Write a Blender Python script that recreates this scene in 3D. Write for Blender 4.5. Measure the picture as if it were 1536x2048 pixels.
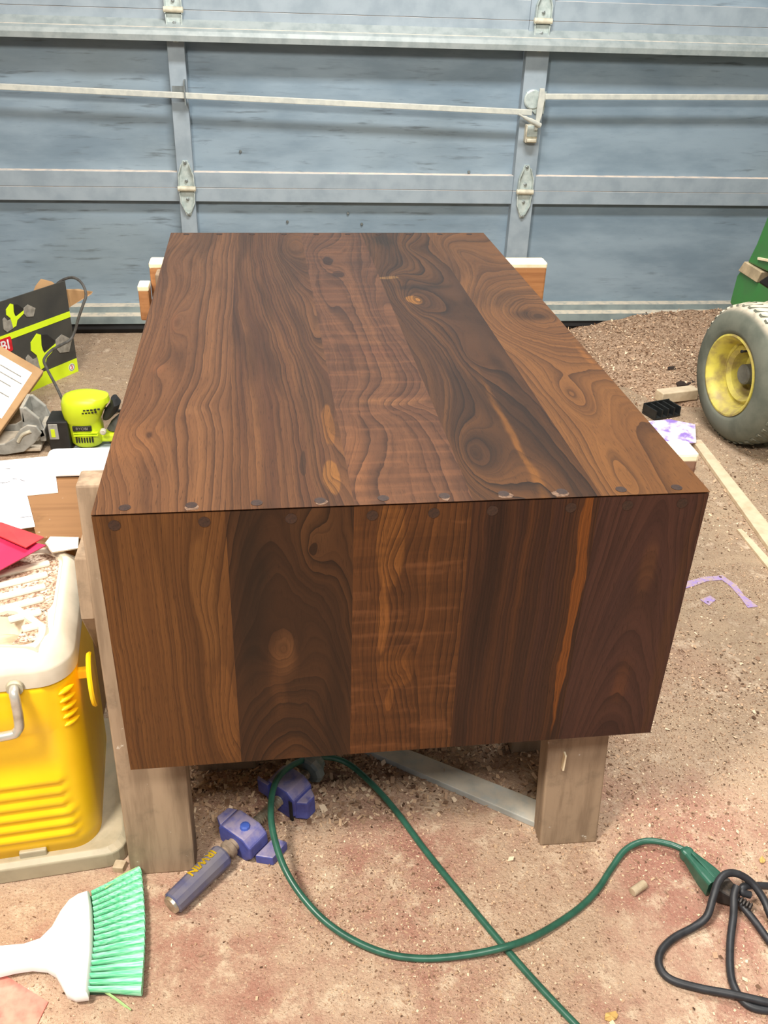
import bpy, bmesh, math, random
import numpy as np
from mathutils import Matrix, Vector

random.seed(7)
rng = np.random.default_rng(11)
for o in list(bpy.data.objects):
    bpy.data.objects.remove(o, do_unlink=True)
scene = bpy.context.scene
COL = scene.collection

# ------------------------------------------------------------------ camera
cam_d = bpy.data.cameras.new('camera')
cam = bpy.data.objects.new('camera', cam_d)
COL.objects.link(cam)
cam_d.sensor_fit = 'VERTICAL'
cam_d.sensor_height = 24.0
cam_d.lens = 1822.2 / 2048.0 * 24.0
cam_d.clip_start = 0.02
cr, cu, cf = Vector((0.99335165, -0.11068933, 0.03162867)), Vector((0.02973871, 0.51215702, 0.85837684)), Vector((0.111212, 0.85172945, -0.51204378))
cam.matrix_world = Matrix(((cr.x, cu.x, -cf.x, 0.0), (cr.y, cu.y, -cf.y, 0.0), (cr.z, cu.z, -cf.z, 1.1288), (0, 0, 0, 1)))
scene.camera = cam

# ------------------------------------------------------------------ world, lamps, exposure
world = bpy.data.worlds.new('world')
scene.world = world
world.use_nodes = True
world.node_tree.nodes['Background'].inputs['Color'].default_value = (0.80, 0.88, 1.0, 1)
world.node_tree.nodes['Background'].inputs['Strength'].default_value = 0.25


def area_lamp(name, loc, target, sx, sy, power, color):
    d = bpy.data.lights.new(name, 'AREA')
    d.shape = 'RECTANGLE'
    d.size = sx
    d.size_y = sy
    d.energy = power
    d.color = color
    o = bpy.data.objects.new(name, d)
    COL.objects.link(o)
    o.location = loc
    o.rotation_euler = (Vector(target) - Vector(loc)).to_track_quat('-Z', 'Y').to_euler()
    return o


area_lamp('work_lamp', (-0.75, 0.10, 2.05), (-0.1, 0.95, 0.2), 0.35, 0.35, 46, (1.0, 0.93, 0.83))
area_lamp('shop_tube', (0.45, 1.75, 2.60), (0.45, 1.9, 0.0), 1.2, 0.3, 62, (1.0, 0.98, 0.95))
area_lamp('added_fill_rear', (0.30, -0.75, 2.60), (0.3, 0.3, 0.0), 1.2, 0.3, 34, (1.0, 0.96, 0.90))  # added fill lamp behind the camera, lifts the floor under the table
scene.view_settings.view_transform = 'Standard'
scene.view_settings.look = 'None'
scene.view_settings.gamma = 1.0
scene.view_settings.use_curve_mapping = False
scene.view_settings.exposure = 0.5


# ------------------------------------------------------------------ node helpers
def lin(c):
    if isinstance(c, str):
        c = tuple(int(c[i:i + 2], 16) for i in (0, 2, 4))
    r = []
    for v in c[:3]:
        v = v / 255.0
        r.append(v / 12.92 if v <= 0.04045 else ((v + 0.055) / 1.055) ** 2.4)
    return (r[0], r[1], r[2], 1.0)


class S:
    """a socket with arithmetic, so that patterns can be written as formulas"""
    def __init__(self, nt, s):
        self.nt, self.s = nt, s

    def op(self, kind, *others, clamp=False):
        n = self.nt.nodes.new('ShaderNodeMath')
        n.operation = kind
        n.use_clamp = clamp
        for i, x in enumerate((self,) + others):
            if isinstance(x, S):
                self.nt.links.new(x.s, n.inputs[i])
            else:
                n.inputs[i].default_value = float(x)
        return S(self.nt, n.outputs[0])

    def __add__(self, o): return self.op('ADD', o)
    def __radd__(self, o): return self.op('ADD', o)
    def __sub__(self, o): return self.op('SUBTRACT', o)
    def __rsub__(self, o): return (self * -1.0) + o
    def __mul__(self, o): return self.op('MULTIPLY', o)
    def __rmul__(self, o): return self.op('MULTIPLY', o)
    def __truediv__(self, o): return self.op('DIVIDE', o)
    def __neg__(self): return self * -1.0
    def pow(self, e): return self.op('POWER', e)
    def exp(self): return self.op('EXPONENT')
    def frac(self): return self.op('FRACT')
    def floor(self): return self.op('FLOOR')
    def abs(self): return self.op('ABSOLUTE')
    def sin(self): return self.op('SINE')
    def sat(self): return self.op('ADD', 0.0, clamp=True)

    def step(self, a, b):
        n = self.nt.nodes.new('ShaderNodeMapRange')
        n.interpolation_type = 'SMOOTHSTEP'
        self.nt.links.new(self.s, n.inputs[0])
        n.inputs[1].default_value = a
        n.inputs[2].default_value = b
        return S(self.nt, n.outputs[0])


class Mat:
    def __init__(self, name, rough=0.6, spec=0.5, metal=0.0):
        self.m = bpy.data.materials.new(name)
        self.m.use_nodes = True
        self.nt = self.m.node_tree
        self.b = self.nt.nodes['Principled BSDF']
        self.b.inputs['Roughness'].default_value = rough
        self.b.inputs['Specular IOR Level'].default_value = spec
        self.b.inputs['Metallic'].default_value = metal

    def coords(self, kind='Object'):
        t = self.nt.nodes.new('ShaderNodeTexCoord')
        x = self.nt.nodes.new('ShaderNodeSeparateXYZ')
        self.nt.links.new(t.outputs[kind], x.inputs[0])
        return [S(self.nt, x.outputs[i]) for i in range(3)]

    def normal(self):
        t = self.nt.nodes.new('ShaderNodeNewGeometry')
        x = self.nt.nodes.new('ShaderNodeSeparateXYZ')
        self.nt.links.new(t.outputs['Normal'], x.inputs[0])
        return [S(self.nt, x.outputs[i]) for i in range(3)]

    def island(self):
        t = self.nt.nodes.new('ShaderNodeNewGeometry')
        return S(self.nt, t.outputs['Random Per Island'])

    def objrand(self):
        t = self.nt.nodes.new('ShaderNodeObjectInfo')
        return S(self.nt, t.outputs['Random'])

    def vec(self, x, y, z):
        n = self.nt.nodes.new('ShaderNodeCombineXYZ')
        for i, v in enumerate((x, y, z)):
            if isinstance(v, S):
                self.nt.links.new(v.s, n.inputs[i])
            else:
                n.inputs[i].default_value = float(v)
        return n.outputs[0]

    def noise(self, x, y, z, scale=1.0, detail=3.0, rough=0.55, dist=0.0):
        n = self.nt.nodes.new('ShaderNodeTexNoise')
        n.inputs['Scale'].default_value = scale
        n.inputs['Detail'].default_value = detail
        n.inputs['Roughness'].default_value = rough
        n.inputs['Distortion'].default_value = dist
        self.nt.links.new(self.vec(x, y, z), n.inputs['Vector'])
        return S(self.nt, n.outputs[0])

    def voro(self, x, y, z, scale=1.0):
        n = self.nt.nodes.new('ShaderNodeTexVoronoi')
        n.inputs['Scale'].default_value = scale
        self.nt.links.new(self.vec(x, y, z), n.inputs['Vector'])
        return S(self.nt, n.outputs['Distance'])

    def white(self, w):
        n = self.nt.nodes.new('ShaderNodeTexWhiteNoise')
        n.noise_dimensions = '1D'
        self.nt.links.new(w.s, n.inputs['W'])
        return S(self.nt, n.outputs['Value'])

    def mix(self, f, a, b, mode='MIX'):
        n = self.nt.nodes.new('ShaderNodeMix')
        n.data_type = 'RGBA'
        n.blend_type = mode
        n.clamp_factor = True
        for s, v in ((n.inputs[0], f), (n.inputs[6], a), (n.inputs[7], b)):
            if isinstance(v, S):
                self.nt.links.new(v.s, s)
            elif isinstance(v, (int, float)):
                s.default_value = float(v)
            elif isinstance(v, bpy.types.NodeSocket):
                self.nt.links.new(v, s)
            else:
                s.default_value = lin(v) if len(v) == 3 or isinstance(v, str) else v
        return n.outputs[2]

    def color(self, c):
        if isinstance(c, bpy.types.NodeSocket):
            self.nt.links.new(c, self.b.inputs['Base Color'])
        else:
            self.b.inputs['Base Color'].default_value = lin(c)
        return self

    def rough(self, s):
        self.nt.links.new(s.s, self.b.inputs['Roughness'])

    def bump(self, h, strength=0.3, dist=0.002):
        n = self.nt.nodes.new('ShaderNodeBump')
        n.inputs['Strength'].default_value = strength
        n.inputs['Distance'].default_value = dist
        self.nt.links.new(h.s, n.inputs['Height'])
        self.nt.links.new(n.outputs[0], self.b.inputs['Normal'])


def plain(name, c, rough=0.6, c2=None, scale=30.0, metal=0.0, amount=1.0, spec=0.5, dust=None, dust_c=(214, 196, 170), bump=0.0, flat=0.45):
    """a paint or plastic with a mottled second colour, and dust that has settled on its upward faces"""
    m = Mat(name, rough, spec, metal)
    x, y, z = m.coords()
    n = m.noise(x, y, z, scale, 5)
    c2 = c2 or tuple(int(v * 0.82) for v in c)
    out = m.mix(n.step(0.35, 0.7) * amount, c, c2)
    if dust:
        nz = m.normal()[2]
        d = nz.step(flat, min(flat + 0.45, 0.98)) * m.noise(x, y, z, scale * 1.7 + 13, 4).step(0.35 - dust * 0.3, 0.62)
        out = m.mix((d * dust).sat(), out, dust_c)
    m.color(out)
    if bump:
        m.bump(m.noise(x, y, z, scale * 6, 4), bump, 0.002)
    return m.m


# ------------------------------------------------------------------ mesh helpers
class MB:
    def __init__(self):
        self.v, self.f = [], []

    def add(self, vs, fs, M=None):
        k = len(self.v)
        for p in vs:
            self.v.append(tuple(M @ Vector(p)) if M else tuple(p))
        self.f += [tuple(i + k for i in f) for f in fs]
        return self

    def box(self, x0, x1, y0, y1, z0, z1, M=None):
        vs = [(x0, y0, z0), (x1, y0, z0), (x1, y1, z0), (x0, y1, z0), (x0, y0, z1), (x1, y0, z1), (x1, y1, z1), (x0, y1, z1)]
        fs = [(3, 2, 1, 0), (4, 5, 6, 7), (0, 1, 5, 4), (1, 2, 6, 5), (2, 3, 7, 6), (3, 0, 4, 7)]
        return self.add(vs, fs, M)

    def prism(self, poly, d0, d1, plane='xy', M=None):
        def P(a, b, d):
            return {'xy': (a, b, d), 'yz': (d, a, b), 'xz': (a, d, b)}[plane]
        n = len(poly)
        ar = sum(poly[i][0] * poly[(i + 1) % n][1] - poly[(i + 1) % n][0] * poly[i][1] for i in range(n))
        if (ar < 0) != (plane == 'xz'):
            poly = poly[::-1]
        vs = [P(a, b, min(d0, d1)) for a, b in poly] + [P(a, b, max(d0, d1)) for a, b in poly]
        fs = [tuple(range(n))[::-1], tuple(range(n, 2 * n))] + [(i, (i + 1) % n, n + (i + 1) % n, n + i) for i in range(n)]
        return self.add(vs, fs, M)

    def loft(self, rings, M=None, cap=True, closed=True):
        n = len(rings[0])
        vs = [p for r in rings for p in r]
        fs = []
        for i in range(len(rings) - 1):
            for j in range(n if closed else n - 1):
                a, b = i * n + j, i * n + (j + 1) % n
                fs.append((a, b, b + n, a + n))
        if cap:
            fs.append(tuple(range(n))[::-1])
            fs.append(tuple(range((len(rings) - 1) * n, len(rings) * n)))
        return self.add(vs, fs, M)

    def lathe(self, prof, seg=32, M=None, axis='x', cap=True):
        """prof: (along, radius) pairs, turned about the x or z axis"""
        rings = []
        for a, r in prof:
            ring = []
            for k in range(seg):
                t = 2 * math.pi * k / seg
                c, s = r * math.cos(t), r * math.sin(t)
                ring.append((a, c, s) if axis == 'x' else (c, s, a))
            rings.append(ring)
        return self.loft(rings, M, cap)

    def tube(self, pts, r, seg=10, per=8, M=None, smooth=True, radii=None):
        pts = [Vector(p) for p in pts]
        path = spline(pts, per) if smooth else pts
        rings, up = [], None
        n = len(path)
        for i, p in enumerate(path):
            t = (path[min(i + 1, n - 1)] - path[max(i - 1, 0)]).normalized()
            if up is None:
                up = Vector((0, 0, 1)) if abs(t.z) < 0.9 else Vector((1, 0, 0))
            side = t.cross(up).normalized()
            up = side.cross(t).normalized()
            rr = r if radii is None else radii[min(int(i * len(radii) / n), len(radii) - 1)]
            rings.append([p + side * (rr * math.cos(2 * math.pi * k / seg)) + up * (rr * math.sin(2 * math.pi * k / seg)) for k in range(seg)])
        return self.loft(rings, M)

    def build(self, name, mat, parent=None, bevel=0.0, smooth=False, seg=2, loc=None):
        me = bpy.data.meshes.new(name)
        me.from_pydata(self.v, [], self.f)
        me.update()
        me.materials.append(mat)
        if smooth:
            me.polygons.foreach_set('use_smooth', [True] * len(me.polygons))
            me.set_sharp_from_angle(angle=math.radians(38))
        o = bpy.data.objects.new(name, me)
        COL.objects.link(o)
        if parent:
            o.parent = parent
        if loc:
            o.location = loc
        if bevel:
            b = o.modifiers.new('bevel', 'BEVEL')
            b.width = bevel
            b.segments = seg
            b.limit_method = 'ANGLE'
            b.angle_limit = math.radians(40)
        return o


def spline(P, per=8):
    out = []
    Q = [P[0] + (P[0] - P[1])] + list(P) + [P[-1] + (P[-1] - P[-2])]
    for i in range(1, len(Q) - 2):
        for k in range(per):
            t = k / per
            a, b, c, d = Q[i - 1], Q[i], Q[i + 1], Q[i + 2]
            out.append(0.5 * ((2 * b) + (c - a) * t + (2 * a - 5 * b + 4 * c - d) * t * t + (3 * b - a - 3 * c + d) * t ** 3))
    out.append(P[-1].copy())
    return out


def empty(name, loc=(0, 0, 0), rz=0.0, rot=None):
    o = bpy.data.objects.new(name, None)
    COL.objects.link(o)
    o.empty_display_size = 0.05
    o.location = loc
    o.rotation_euler = rot or (0, 0, rz)
    return o


def tag(o, label=None, cat=None, group=None, kind=None):
    for k, v in (('label', label), ('category', cat), ('group', group), ('kind', kind)):
        if v:
            o[k] = v
    return o


def part(o, parent, name=None):
    c = o.copy()
    COL.objects.link(c)
    c.parent = parent
    return c


def text_mesh(body, size, extrude=0.0003, spacing=1.0, shear=0.0, cut=False, bold=0.012):
    cu_ = bpy.data.curves.new('lettering', 'FONT')
    cu_.body = body
    cu_.size = size
    cu_.extrude = extrude
    cu_.align_x = 'CENTER'
    cu_.align_y = 'CENTER'
    cu_.space_character = spacing
    cu_.shear = shear
    cu_.offset = size * bold
    t = bpy.data.objects.new('lettering', cu_)
    COL.objects.link(t)
    bpy.context.view_layer.update()
    me = bpy.data.meshes.new_from_object(t.evaluated_get(bpy.context.evaluated_depsgraph_get()))
    if cut:
        bm = bmesh.new()
        bm.from_mesh(me)
        bmesh.ops.triangulate(bm, faces=bm.faces[:])
        for _ in range(2):
            bmesh.ops.subdivide_edges(bm, edges=[e for e in bm.edges if e.calc_length() > size * 0.12], cuts=2, use_grid_fill=True)
            bmesh.ops.triangulate(bm, faces=bm.faces[:])
        bm.to_mesh(me)
        bm.free()
    bpy.data.objects.remove(t, do_unlink=True)
    return me


def put_mesh(name, me, mat, parent, M=None):
    me.materials.clear()
    me.materials.append(mat)
    if M:
        me.transform(M)
    o = bpy.data.objects.new(name, me)
    COL.objects.link(o)
    o.parent = parent
    return o


# ------------------------------------------------------------------ walnut
def walnut(name, face, seed, light, dark, tone, A=0.0, uc=0.0, a2=0.0, bv=0.0, knots=(), spots=(), warp=0.012, curl=0.0, ring=0.75, streak=0.5, rough=0.34):
    """figured walnut: growth rings are the contour lines of a field over the board (u across, v along the grain)"""
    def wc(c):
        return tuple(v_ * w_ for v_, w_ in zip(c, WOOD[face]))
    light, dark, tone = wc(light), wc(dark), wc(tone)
    m = Mat(name, rough, 0.24)
    x, y, z = m.coords()
    u = x
    v = y if face == 'top' else z - 0.3726
    n1 = m.noise(u * 5.0, v * 2.2, seed, 1.0, 2.0, 0.5) - 0.5
    n2 = m.noise(u * 18.0, v * 7.0, seed + 5, 1.0, 3.0, 0.55) - 0.5
    n3 = m.noise(u * 70.0, v * 38.0, seed + 9, 1.0, 2.0, 0.5) - 0.5
    uu = u + n1 * (warp * 3.0) + n2 * warp + n3 * (warp * 0.22)
    h = (uu - uc) * A
    if a2:
        d = uu - uc
        h = h + d * d * a2 + v * bv + n1 * (abs(bv) * 0.25) + n2 * 0.8
    for (ku, kv, su, sv, amp) in knots:
        du = (uu - ku) * (1.0 / su)
        dv = (v + n2 * 0.05 - kv) * (1.0 / sv)
        g = (du * du + dv * dv + 0.02).pow(0.62).op('MULTIPLY', -1.0).exp()
        h = h + g * amp
    s = h.frac()
    per = m.white(h.floor())
    line = s.pow(1.9) * (per * 0.8 + 0.2)
    s2 = (h * 3.0 + n3 * 0.6).frac()
    line2 = s2.pow(2.0) * (m.white((h * 3.0).floor() + 31.0) * 0.6 + 0.1)
    broad = m.noise(h * 0.33, v * 1.6, seed + 2, 1.0, 3.0, 0.6)
    fine = m.noise(h * 2.2, v * 8.0, seed + 3, 1.0, 3.0, 0.65)
    fib = m.noise(u * 900.0, v * 26.0, seed + 4, 1.0, 2.0, 0.6)
    pertone = m.white(h.floor() + 7.0)
    c = m.mix((broad.step(0.36, 0.62) * streak + pertone * 0.4).sat(), light, tone)
    c = m.mix((m.noise(h * 0.21, v * 2.5, seed + 12, 1.0, 2.0, 0.5).step(0.54, 0.68) * 0.5).sat(), c, dark)
    for sp in spots:
        (ku, kv, su, sv, col, amt) = sp[:6]
        soft = sp[6] if len(sp) > 6 else 0.0
        du = (uu + n2 * 0.012 - ku) * (1.0 / su)
        dv = (v + n1 * 0.03 + n2 * 0.03 - kv) * (1.0 / sv)
        g = (du * du + dv * dv).op('MULTIPLY', -1.0).exp()
        g = g.step(0.05, 0.85) * (fine.step(0.3, 0.7) * 0.55 + 0.55) if soft else g.step(0.32, 0.46)
        c = m.mix((g * amt).sat(), c, wc(col))
    c = m.mix((line * ring + line2 * (ring * 0.5)).sat(), c, dark)
    c = m.mix((fine.step(0.45, 0.72) * 0.38).sat(), c, dark)
    if curl:
        w = m.noise(u * 11.0 + n2 * 2.0, v * 70.0, seed + 7, 1.0, 2.0, 0.5)
        c = m.mix((w.step(0.5, 0.66) * curl).sat(), c, dark)
        c = m.mix((w.step(0.46, 0.3) * curl * 0.5).sat(), c, wc((190, 124, 90)))
    c = m.mix((fib - 0.5).abs() * 0.4, c, wc((46, 28, 18)))
    pores = m.noise(u * 1400.0, v * 60.0, seed + 6, 1.0, 1.0, 0.5)
    c = m.mix(pores.step(0.64, 0.72) * 0.5, c, wc((30, 18, 12)))
    m.color(c)
    m.rough(fine * 0.12 + (rough - 0.05))
    m.bump(fib, 0.04, 0.001)
    return m.m


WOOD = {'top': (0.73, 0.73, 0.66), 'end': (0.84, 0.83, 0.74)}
top_mats = [
    walnut('walnut_top_a', 'top', 1.3, (138, 92, 62), (62, 38, 27), (112, 72, 50), A=120, uc=0.07, warp=0.007,
           knots=[(0.032, 0.396, 0.022, 0.10, 4), (0.046, 0.60, 0.022, 0.12, 5), (0.020, 0.19, 0.05, 0.12, 7), (0.02, 0.95, 0.05, 0.2, 5), (0.11, 0.28, 0.04, 0.05, 1.5)],
           spots=[(0.020, 0.165, 0.045, 0.055, (158, 104, 68), 0.7, 1), (0.034, 0.40, 0.010, 0.02, (150, 96, 66), 0.7, 1), (0.046, 0.60, 0.006, 0.05, (146, 90, 60), 0.5, 1), (0.095, 0.26, 0.02, 0.015, (152, 104, 72), 0.5, 1), (0.038, 0.180, 0.005, 0.010, (70, 44, 32), 0.8, 1)], ring=0.85, streak=0.4),
    walnut('walnut_top_b', 'top', 3.7, (126, 82, 53), (54, 33, 23), (94, 58, 41), A=115, uc=0.2, warp=0.008,
           knots=[(0.248, 1.06, 0.075, 0.34, 19), (0.264, 0.55, 0.030, 0.22, 6), (0.262, 0.2, 0.018, 0.10, 3), (0.258, 0.07, 0.014, 0.05, 2)],
           spots=[(0.263, 0.205, 0.0075, 0.060, (152, 97, 50), 0.85), (0.257, 0.065, 0.0095, 0.042, (156, 102, 54), 0.9), (0.240, 0.92, 0.03, 0.22, (72, 48, 35), 0.6, 1), (0.236, 0.28, 0.010, 0.16, (72, 48, 35), 0.6, 1), (0.225, 0.10, 0.004, 0.03, (54, 36, 28), 0.7)], ring=0.9, streak=0.6),
    walnut('walnut_top_c', 'top', 6.1, (128, 84, 60), (58, 36, 28), (100, 64, 49), A=75, uc=0.33, warp=0.018, curl=0.22,
           knots=[(0.36, 0.262, 0.09, 0.05, 4), (0.315, 0.98, 0.045, 0.12, 5), (0.30, 0.70, 0.035, 0.3, 5), (0.40, 0.6, 0.04, 0.4, 5), (0.275, 0.02, 0.09, 0.22, 7)],
           spots=[(0.322, 0.95, 0.013, 0.03, (50, 33, 30), 0.85), (0.338, 0.86, 0.012, 0.022, (56, 36, 32), 0.8), (0.340, 0.262, 0.05, 0.012, (176, 118, 80), 0.55, 1), (0.345, 0.45, 0.04, 0.03, (112, 66, 52), 0.5, 1), (0.29, 0.10, 0.015, 0.10, (168, 108, 70), 0.45, 1)], ring=0.85, streak=0.45),
    walnut('walnut_top_d', 'top', 9.4, (112, 71, 41), (40, 25, 18), (80, 50, 33), A=90, uc=0.48, warp=0.013,
           knots=[(0.452, 0.70, 0.055, 0.15, 13), (0.425, 0.11, 0.050, 0.15, 12), (0.44, 0.84, 0.03, 0.05, 5), (0.50, 1.05, 0.06, 0.15, 6), (0.49, 0.42, 0.05, 0.2, 6)],
           spots=[(0.452, 0.70, 0.015, 0.026, (176, 116, 54), 0.9), (0.48, 0.775, 0.05, 0.018, (36, 26, 20), 0.85, 1), (0.425, 0.835, 0.02, 0.008, (160, 116, 72), 0.8), (0.445, 1.10, 0.03, 0.05, (46, 34, 26), 0.75, 1), (0.487, 0.10, 0.005, 0.25, (158, 100, 46), 0.75, 1), (0.53, 0.2, 0.012, 0.35, (56, 36, 25), 0.65, 1)], ring=1.0, streak=0.6),
    walnut('walnut_top_e', 'top', 14.3, (142, 93, 54), (70, 43, 27), (118, 75, 45), A=36, uc=0.62, warp=0.011,
           knots=[(0.645, 0.61, 0.12, 0.17, 22), (0.60, 0.28, 0.035, 0.09, 5), (0.585, 0.03, 0.05, 0.20, 8), (0.60, 1.0, 0.06, 0.2, 6)],
           spots=[(0.640, 0.612, 0.04, 0.03, (46, 30, 22), 0.9, 1), (0.60, 0.70, 0.06, 0.06, (80, 53, 35), 0.65, 1), (0.674, 0.42, 0.006, 0.05, (178, 114, 60), 0.75, 1), (0.60, 0.95, 0.08, 0.22, (92, 60, 40), 0.5, 1), (0.58, 0.06, 0.02, 0.1, (164, 108, 60), 0.4, 1)], ring=0.8, streak=0.4),
]
end_mats = [
    walnut('walnut_end_a', 'end', 21.2, (122, 79, 45), (66, 41, 25), (98, 62, 37), A=170, uc=0.06, warp=0.010,
           knots=[(0.105, -0.12, 0.040, 0.14, 6), (0.130, -0.30, 0.04, 0.12, 6)],
           spots=[(0.110, -0.12, 0.016, 0.09, (124, 82, 48), 0.75), (0.124, -0.29, 0.014, 0.08, (130, 84, 48), 0.75)], ring=0.8, streak=0.5),
    walnut('walnut_end_b', 'end', 24.9, (86, 54, 34), (32, 21, 16), (60, 38, 27), a2=1100, uc=0.20, bv=24, warp=0.015,
           knots=[(0.227, -0.055, 0.035, 0.06, 6), (0.199, -0.20, 0.03, 0.06, 5)],
           spots=[(0.166, -0.11, 0.018, 0.15, (38, 28, 23), 0.85, 1), (0.200, -0.200, 0.012, 0.034, (122, 80, 52), 0.85, 1), (0.190, -0.25, 0.008, 0.05, (104, 66, 42), 0.6, 1), (0.228, -0.03, 0.022, 0.045, (92, 60, 39), 0.7, 1), (0.227, -0.058, 0.005, 0.008, (40, 25, 18), 0.9), (0.256, -0.3, 0.012, 0.12, (42, 27, 20), 0.7, 1), (0.194, -0.355, 0.026, 0.030, (96, 60, 36), 0.6, 1)], ring=0.9, streak=0.7),
    walnut('walnut_end_c', 'end', 28.4, (112, 68, 38), (48, 28, 19), (84, 51, 31), A=150, uc=0.3, warp=0.014, curl=0.24,
           knots=[(0.318, -0.07, 0.040, 0.07, 5), (0.332, -0.23, 0.036, 0.07, 5)],
           spots=[(0.316, -0.05, 0.018, 0.065, (136, 85, 45), 0.85), (0.313, -0.15, 0.006, 0.06, (144, 90, 48), 0.85), (0.330, -0.235, 0.022, 0.034, (132, 81, 43), 0.85), (0.337, -0.205, 0.013, 0.014, (72, 42, 26), 0.7, 1), (0.321, -0.285, 0.005, 0.02, (140, 86, 44), 0.8)], ring=0.9, streak=0.5),
    walnut('walnut_end_d', 'end', 31.6, (84, 50, 32), (32, 20, 17), (62, 38, 31), A=260, uc=0.45, warp=0.010,
           spots=[(0.435, -0.1, 0.012, 0.16, (40, 25, 20), 0.75, 1), (0.538, -0.12, 0.0065, 0.24, (138, 78, 33), 0.85), (0.505, -0.2, 0.012, 0.3, (64, 40, 41), 0.6, 1), (0.47, -0.2, 0.008, 0.3, (92, 54, 32), 0.5, 1)], ring=0.8, streak=0.8),
    walnut('walnut_end_e', 'end', 35.3, (84, 53, 47), (44, 28, 27), (70, 44, 43), a2=1500, uc=0.628, bv=20, warp=0.012,
           spots=[(0.629, -0.10, 0.010, 0.04, (104, 66, 48), 0.8, 1), (0.632, -0.27, 0.010, 0.035, (110, 66, 45), 0.8, 1), (0.60, -0.16, 0.02, 0.1, (66, 44, 45), 0.5, 1), (0.675, -0.2, 0.007, 0.3, (94, 60, 39), 0.6, 1)], ring=0.8, streak=0.5),
]
plug_mat = plain('plug_walnut', (52, 33, 24), 0.4, (34, 21, 16), 400)
glue_mat = plain('dried_glue', (116, 92, 74), 0.3, (74, 54, 42), 300)

# ------------------------------------------------------------------ shared materials
m_door = Mat('door_paint', 0.5, 0.4)
_x, _y, _z = m_door.coords()
_a = m_door.noise(_x * 2.2, _y, _z * 7.0, 1.0, 5.0, 0.6)
_b = m_door.noise(_x * 7.0, _y, _z * 70.0, 1.0, 4.0, 0.6)
_c = m_door.noise(_x * 1.3 + 4.0, _y, _z * 2.0, 1.0, 3.0, 0.5)
_g = m_door.noise(_x * 30.0, _y, _z * 160.0, 1.0, 3.0, 0.6)
_o = m_door.mix(_a.step(0.35, 0.68), (139, 157, 170), (114, 133, 147))
_o = m_door.mix(_b.step(0.54, 0.72) * _c.step(0.40, 0.60) * 0.85, _o, (80, 90, 96))
_o = m_door.mix(_c.step(0.50, 0.7) * 0.35, _o, (128, 140, 142))
_o = m_door.mix((_g.step(0.62, 0.75) * 0.35), _o, (96, 108, 118))
_nz = m_door.normal()[2]
_o = m_door.mix(_nz.step(0.5, 0.9) * 0.95, _o, (236, 214, 192))
m_door.color(_o)
m_door.rough(_a * 0.25 + 0.35)
m_door.bump(_b, 0.15, 0.002)
m_door = m_door.m
m_frame = plain('frame_paint', (150, 163, 172), 0.55, (134, 148, 158), 14, dust=0.95, dust_c=(240, 220, 200))
m_galv = plain('galvanised_steel', (158, 167, 167), 0.45, (138, 149, 150), 30, metal=0.1, dust=1.0, dust_c=(238, 224, 204), flat=0.9)
m_retainer = plain('dull_retainer', (142, 156, 156), 0.5, (124, 138, 140), 20, metal=0.15, dust=0.9, dust_c=(222, 208, 186))
m_hinge = plain('zinc_hinge', (194, 205, 201), 0.35, (164, 178, 175), 60, metal=0.2)
m_roller = plain('nylon_roller', (214, 208, 186), 0.5)
m_rod = plain('dusty_rod', (196, 198, 188), 0.55, (176, 180, 174), 40, dust=0.9, dust_c=(228, 222, 208))
m_rubber = plain('black_rubber', (14, 14, 15), 0.8, (24, 23, 22), 30)
m_bolt = plain('bolt_steel', (150, 158, 158), 0.35, metal=0.6)

m_floor = Mat('dusty_red_concrete', 0.9, 0.2)
_x, _y, _z = m_floor.coords()
_p = m_floor.noise(_x, _y, 0.0, 4.2, 6, 0.62)
_q = m_floor.noise(_x, _y, 3.0, 17.0, 6, 0.7)
_r = m_floor.noise(_x, _y, 7.0, 70.0, 5, 0.7)
_s = m_floor.noise(_x, _y, 11.0, 260.0, 3, 0.6)
_o = m_floor.mix((_p * 0.65 + _q * 0.35).step(0.38, 0.56), (166, 120, 104), (190, 162, 138))
_o = m_floor.mix((_y + _p * 0.9 + _x * 0.25).step(1.25, 2.1) * 0.9, _o, m_floor.mix(_q.step(0.4, 0.62), (176, 154, 128), (150, 128, 106)))
_o = m_floor.mix(_q.step(0.52, 0.68) * 0.75, _o, (216, 194, 168))
_o = m_floor.mix(_r.step(0.54, 0.70) * 0.65, _o, (146, 116, 98))
_o = m_floor.mix(_s.step(0.58, 0.70) * 0.55, _o, (122, 94, 76))
_o = m_floor.mix(_s.step(0.42, 0.32) * 0.5, _o, (222, 200, 172))
m_floor.color(_o)
m_floor.bump(_q * 0.5 + _r * 0.5 + _s * 0.35, 1.0, 0.008)
m_floor = m_floor.m


def flake_mat(name, stops):
    m = Mat(name, 0.85, 0.2)
    r = m.island()
    n = m.nt.nodes.new('ShaderNodeValToRGB')
    n.color_ramp.interpolation = 'LINEAR'
    el = n.color_ramp.elements
    while len(el) < len(stops):
        el.new(0.5)
    for e, (p, c) in zip(el, stops):
        e.position = p
        e.color = lin(c)
    m.nt.links.new(r.s, n.inputs[0])
    m.color(n.outputs[0])
    return m.m


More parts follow.
